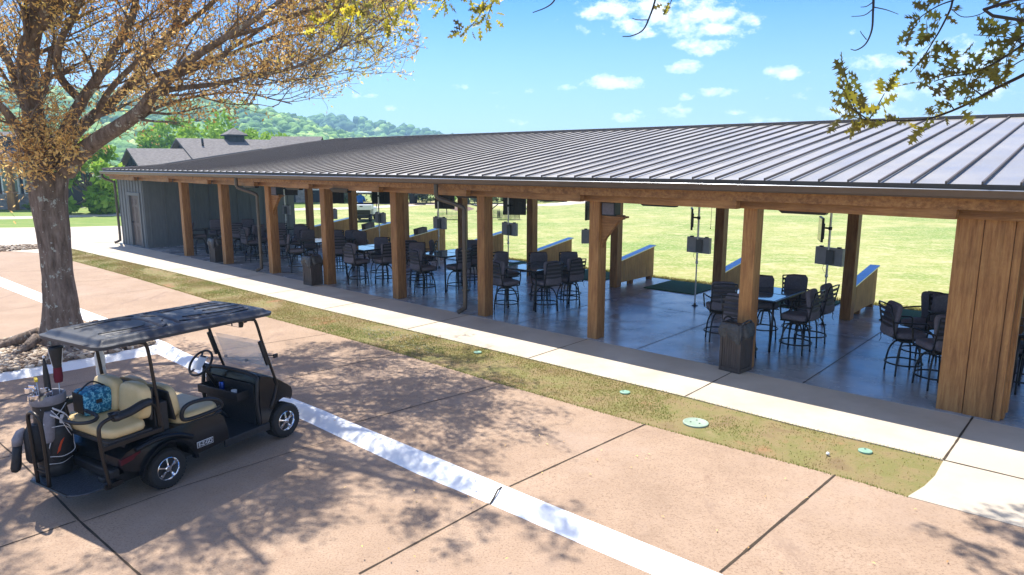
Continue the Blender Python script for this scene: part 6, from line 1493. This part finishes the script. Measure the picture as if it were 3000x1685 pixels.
# garden behind the range seen under the beams
for i, (q, r_, h_, mk_, lab) in enumerate([(zb(480,312),1.4,2.2,'greyleaf','silvery bush left of the utility vehicle seen under the beam'), (zb(560,310),.9,2.2,'mgreen','green bush just left of the utility vehicle'), (zb(945,318),1.0,2.6,'mgreen','green bush right of the utility vehicle'), (zb(1290,318),1.1,1.8,'greyleaf','gray green bush left of the first big screen'), (zb(1600,322),1.6,2.6,'dgreen','dark bush right of the first big screen'), (zb(1570,335),.6,1.0,'lgreen','small bright plant under the dark bush'), (zb(1760,330),1.2,1.6,'greyleaf','grayish shrub behind the second downspout')]):
    p = G(*q); shrub('shrub', lab, p.x, p.y, r_, h_, m[mk_], 2400, 60+i, 'shrub', None, (.1,.22))
PB, TB_ = [], []
rr_ = np.random.default_rng(77)
for k in range(46):
    px = rr_.uniform(880, 1640); py = rr_.uniform(583, 594); g_ = G(px, py); r_ = rr_.uniform(.5, 1.25)
    P_, t_, _ = crown_points((g_.x, g_.y, r_*.7), r_, 420, 10, 200+k, (1,1,.8), .4); P_[:,2] = np.maximum(P_[:,2], 0); PB.append(P_); TB_.append(np.clip(t_*.5+rr_.uniform(0,.5), 0, 1))
m['border'] = leafmat('mixed_border_leaf', (.10,.07,.05), (.13,.20,.06), (.36,.40,.22))
o = leafcloud('shrub_border', np.concatenate(PB), m['border'], None, .10, .26, np.concatenate(TB_), .6); o['kind'] = 'stuff'; tag(o, 'mixed low planting along the far cart path seen under the beams', 'planting')
p = G(*zc(385,362)); tree('young_tree', 'small round green tree in a mulch ring seen left of the back post', 'young tree', p.x, p.y, 2.6, 1.25, m['mgreen'], 2600, 16, 70, leaf=(.10,.2), tr=.07, sq=(1.2,1.2,.7))
for i, q in enumerate([zb(905,312), zb(935,312), zb(1210,310), zb(450,306)]):
    p = G(*q); tree('tall_tree', ['slender tree trunk right of the utility vehicle','second slender trunk right of the utility vehicle','slender tree trunk near the dark barrel','slender tree left of the utility vehicle'][i], 'tree', p.x, p.y, 4.3, 1.2, m['mgreen'], 1500, 16, 80+i, 'slender trees in the far bed', (.15,.3), .14)
for i, (x, Yt, h_) in enumerate(((46,75,5.9),(52,78,5.7),(58,84,6.3))):
    tree('distant_tree', ['tree top peeping over the roof ridge, left of three','tree top peeping over the roof ridge, middle of three','tree top peeping over the roof ridge, right of three'][i], 'tree', x, Yt, h_, 2.4, m['mgreen'], 2200, 18, 90+i, 'tree tops over the roof ridge', (.2,.4), .2)
p = G(*zb(1215,318)); o = MB().lathe([(.32,0),(.36,.3),(.37,.8),(.34,1.0),(.30,1.02)], 18, (0,0,0)).build('barrel', m['black'], smooth=True, auto=40, loc=(p.x, p.y, -.02)); tag(o, 'dark barrel standing in the far bed left of the first big screen', 'barrel')
# utility vehicle with its driver
p = G(*zb(715,498)); uv = thing('utility_vehicle', 'white utility vehicle with cage parked on the range behind the dividers', 'utility vehicle', (p.x, p.y, -.03), R(2))
vw = (915-652)/3.365/2000*math.hypot(p.x, p.y)*.62
uv.scale = (.76,.76,.72)
for sx_ in (-.62,.62):
    for sy_ in (-.1, 2.1):
        o = MB().lathe([(.12,-.11),(.26,-.12),(.31,-.08),(.31,.08),(.26,.12),(.12,.11)], 20, rot=Matrix.Rotation(R(90),3,'Y')).build('wheel', m['tyre'], uv, smooth=True, auto=40); o.location = (sx_, sy_, .31)
MB().box((0,1.0,.42),(1.0,2.9,.25)).build('chassis', m['black'], uv, bevel=.03)
mb = MB(); mb.box((0,.25,1.16),(1.46,1.25,.36)); mb.box((0,-.385,1.16),(1.52,.04,.40)); mb.build('cargo_bed', m['white'], uv, bevel=.02); MB().box((0,-.41,1.24),(.22,.02,.07)).build('latch', m['black'], uv)
MB().box((0,-.30,.78),(1.3,.2,.38)).build('rear_panel', m['black'], uv, bevel=.02)
MB().rings([[Vector((-.72,y,a)), Vector((.72,y,a)), Vector((.72,y,b)), Vector((-.72,y,b))] for y, a, b in ((.9,.5,1.0),(2.4,.5,1.05),(2.7,.5,.85))]).build('body', m['white'], uv, bevel=.04)
MB().box((0,1.55,2.30),(1.5,1.6,.10)).build('roof', m['white'], uv, bevel=.04)
mb = MB()
for sx_ in (-.70,.70): mb.tube([(sx_,.85,1.0),(sx_,.85,2.26)], .035, 8); mb.tube([(sx_,2.45,1.0),(sx_,2.2,2.26)], .035, 8)
mb.box((0,.84,2.20),(1.44,.05,.12)); mb.box((0,.84,1.40),(1.44,.05,.12)); mb.build('cab_frame', m['black'], uv)
MB().box((0,1.35,1.12),(1.2,.5,.16)).build('seat', m['black'], uv, bevel=.03)
MB().tube(spl([(-.9,.9,2.5),(-1.25,.9,1.6),(-1.1,.9,1.2),(-.8,.9,1.0)],5), .02, 6).build('side_guard', m['black'], uv)
MB().box((.80,.9,1.9),(.14,.35,.8)).build('side_screen', m['black'], uv, bevel=.02)
dr_ = thing('person', 'driver in blue shirt and gray cap sitting in the white utility vehicle seen from behind', 'person', uv.matrix_basis @ Vector((-.35,1.35,1.20)), R(2))
def person_mesh():
    me = bpy.data.meshes.new('body'); J = [(0,0,.05),(0,.0,.22),(0,-.01,.40),(0,-.01,.52),(0,.0,.60),(0,.02,.70),(0,.02,.80),(-.19,0,.50),(-.25,.10,.28),(-.20,.33,.22),(.19,0,.50),(.25,.10,.28),(.20,.33,.22),(-.11,.08,.03),(-.12,.45,.05),(-.12,.50,-.35),(-.12,.60,-.40),(.11,.08,.03),(.12,.45,.05),(.12,.50,-.35),(.12,.60,-.40)]
    Ed = [(0,1),(1,2),(2,3),(3,4),(4,5),(5,6),(3,7),(7,8),(8,9),(3,10),(10,11),(11,12),(0,13),(13,14),(14,15),(15,16),(0,17),(17,18),(18,19),(19,20)]
    rad = [.16,.155,.175,.13,.06,.085,.075,.075,.055,.04,.075,.055,.04,.10,.075,.05,.045,.10,.075,.05,.045]
    me.from_pydata(J, Ed, []); o = bpy.data.objects.new('body', me); COL.objects.link(o)
    sk = o.modifiers.new('skin','SKIN'); 
    for i, r_ in enumerate(rad): me.skin_vertices[0].data[i].radius = (r_, r_*.85 if i < 4 else r_)
    me.skin_vertices[0].data[0].use_root = True
    o.modifiers.new('sub','SUBSURF').levels = 2; o.modifiers['sub'].render_levels = 2; me.materials.append(m['blueshirt']); return o
bpy.context.view_layer.update()
try:
    po = bpy.data.meshes.new('tmp'); o = person_mesh(); bpy.data.meshes.remove(po)
except Exception as e:
    print('skin failed', e)
    o = MB().rings([oval(.16,.12,.0), oval(.17,.13,.2), oval(.22,.13,.45), oval(.20,.12,.52), oval(.07,.07,.58), oval(.08,.09,.66), oval(.085,.1,.74), oval(.06,.07,.82)]).build('body', m['blueshirt'], smooth=True)
o.parent = dr_
MB().rings([oval(.085,.10,.70,0,.03), oval(.098,.112,.76,0,.03), oval(.09,.10,.83,0,.03), oval(.05,.06,.865,0,.03), oval(.01,.01,.87,0,.03)]).rings([oval(.07,.06,.765,0,.13), oval(.06,.05,.775,0,.135)]).build('cap', m['cap'], dr_, smooth=True)
MB().rings([oval(.05,.055,.575,0,.01), oval(.055,.06,.61,0,.01), oval(.082,.094,.66,0,.025), oval(.086,.098,.71,0,.028), oval(.084,.096,.74,0,.03)]).build('neck_skin', m['skin'], dr_, smooth=True)
# ball picking gang on the range
p = G(*zb(1560,478)); bp = thing('ball_picker', 'ball picker with black roller gangs and thin frame standing on the range', 'ball picker', (p.x, p.y, -.03), R(4))
mb = MB(); rt = Matrix.Rotation(R(90),3,'Y')
for i, (x, y) in enumerate(((0,0),(3.6,-.3),(2.5,1.2))):
    mb = MB()
    for k in range(18): mb.lathe([(.05,-.012),(.27,-.006),(.27,.006),(.05,.012)], 18, (x-.65+k*.076, y, .28), rt)
    mb.build('roller', m['black'], bp, smooth=True, auto=40)
mb = MB()
for a, b in (((-.1,0,.3),(-.1,0,.95)), ((-.1,0,.95),(3.7,-.3,.95)), ((3.7,-.3,.95),(3.7,-.3,.3)), ((1.2,-.1,.95),(2.2,1.2,.6)), ((2.4,-.15,.95),(1.7,1.2,.4)), ((3.0,-.2,.95),(2.4,.4,.4))): mb.tube([a, b], .03, 6)
mb.build('frame', m['blackmetal'], bp)
# black bag on a stand left of the fifth post
p = G(*zb(965,720)); o = thing('stand_bag', 'black golf bag standing against the fifth post beyond the tables', 'golf bag', (p.x-.05, p.y, 0)); MB().rings([oval(.12,.12,0), oval(.14,.13,.2), oval(.15,.13,.6), oval(.12,.12,.85), oval(.13,.13,.9), oval(.1,.1,.9)]).build('bag_body', m['bagblk'], o, smooth=True, auto=50); MB().tube([(.12,0,.8),(.2,0,.5),(.13,0,.15)], .02, 6).build('strap', m['strap'], o)
p = atY(2556.6/K, 662/K, 62); o = thing('yardage_pole', 'thin white yardage pole far out on the range', 'pole', (p.x, 62, -.03)); MB().tube([(0,0,0),(0,0,2.6)], .06, 8).build('pole', m['white'], o, smooth=True); MB().box((0,0,2.3),(.06,.03,.6)).build('band', m['cloth'], o)
# ---------------------------------------------------------------- wooded hills
def ridge(px_list, Y): return [(p.x, p.z) for p in (atY(px, py, Y) for px, py in px_list)]
R1 = [(a, b+9) for a, b in [(-900,200),(-500,180),(-200,190),(0,205),(150,215),(300,228),(420,238),(520,245),(600,252),(650,264),(700,276),(770,296),(830,318),(900,338),(960,352),(1050,372),(1300,400),(2200,405)]]
R2 = [(a, b+8) for a, b in [(-900,330),(300,310),(600,300),(700,296),(750,292),(830,287),(900,292),(960,300),(1010,310),(1070,324),(1120,335),(1180,344),(1250,348),(1500,352),(2200,356),(3600,356)]]
def hill(name, prof, Y, depth, seed, ntree, r0, r1, mt, tb, sub=2):
    xs = np.array([a for a, _ in prof]); zs = np.array([b for _, b in prof]); g = []
    mb = MB(); NXh = 90; L_ = []
    X = np.linspace(xs[0], xs[-1], NXh)
    prof_y = [(-depth,0),(-depth*.8,.12),(-depth*.55,.34),(-depth*.3,.62),(-depth*.1,.90),(0,1.0),(depth*.3,.8),(depth,.2)]
    for dy, f in prof_y: L_.append([Vector((x*(Y+dy)/Y, Y+dy, max(-.5, np.interp(x, xs, zs)*f-2.5*(1 if f > .3 else .2)+noise.noise((x*.01, dy*.02, seed))*6*f))) for x in X])
    for a, b in zip(L_, L_[1:]): mb.strip(a, b)
    o = mb.build(name, m['lawn'], smooth=True, fix=False); o['kind'] = 'structure'
    V0, F0 = ico(sub); rr = np.random.default_rng(seed); n = ntree
    x = rr.uniform(xs[0], xs[-1], n*3); f = rr.uniform(0, 1, n*3)**.8; dy = -depth*.95*(1-f)
    k = (x*(Y+dy)/Y > -(Y*.9)) & (x < Y*.55); x, f, dy = x[k][:n], f[k][:n], dy[k][:n]; n = len(x)
    fz = np.interp(dy, [a for a, _ in prof_y[:6]], [b for _, b in prof_y[:6]])
    z = np.interp(x, xs, zs)*fz-2.5
    s = rr.uniform(r0, r1, n); sc_ = np.stack([s*rr.uniform(.85,1.1,n), s*rr.uniform(.85,1.1,n), s*rr.uniform(.8,1.2,n)], -1)
    nv = V0[None]*(1+.22*np.sin(V0[None,:,0:1]*5+rr.uniform(0,6,(n,1,1)))*np.cos(V0[None,:,1:2]*6+rr.uniform(0,6,(n,1,1)))+rr.normal(0,.07,(n,len(V0),1)))
    V = nv*sc_[:,None,:]; V[...,0] += (x*(Y+dy)/Y)[:,None]; V[...,1] += (Y+dy)[:,None]; V[...,2] += z[:,None]+s[:,None]*.3
    F_ = (F0[None]+(np.arange(n)*len(V0))[:,None,None]).reshape(-1,3)
    patch = np.array([noise.noise((a*.02, b*.02, seed)) for a, b in zip(x, dy)])
    t_ = np.clip(tb+patch*.55+rr.normal(0,.20,n), 0, 1)
    tv = np.clip(np.repeat(t_, len(V0)).reshape(n,-1)+rr.normal(0,.05,(n,len(V0))), 0, 1).ravel()
    o = fast('forest', V.reshape(-1,3), F_, mt, tint=tv); o['kind'] = 'stuff'; return o
m['forest'] = mat('forest_canopy', [(0,(.03,.10,.04)),(.25,(.07,.18,.05)),(.5,(.14,.29,.06)),(.75,(.25,.42,.08)),(1,(.42,.50,.17))], .9, tintattr=True, bump=.9, bscale=(.9,.9,.9), bdist=.8)
tag(hill('hills', ridge(R1, 420), 420, 230, 3, 5600, 2.0, 4.0, m['forest'], .52), 'near wooded hillside in fresh spring green rising behind the clubhouse', 'forest')
tag(hill('hills', ridge(R2, 700), 700, 150, 5, 3600, 3.4, 5.8, m['forest'], .32), 'far blue green wooded ridge falling to the right', 'forest')
# air
mb = MB(); mb.box((0,500,49), (2400,1150,100.4))
hz_ = mb.build('haze', []); hz_.data.materials.clear()
hm = bpy.data.materials.new('haze_air'); hm.use_nodes = True; hm.node_tree.nodes.clear()
vo = hm.node_tree.nodes.new('ShaderNodeVolumePrincipled'); vo.inputs['Color'].default_value = (.45,.75,1.0,1); vo.inputs['Density'].default_value = .00075; vo.inputs['Anisotropy'].default_value = .2
oo = hm.node_tree.nodes.new('ShaderNodeOutputMaterial'); hm.node_tree.links.new(vo.outputs[0], oo.inputs['Volume'])
hz_.data.materials.append(hm); hz_['kind'] = 'stuff'; tag(hz_, 'thin blue summer haze over the far hills', 'haze')
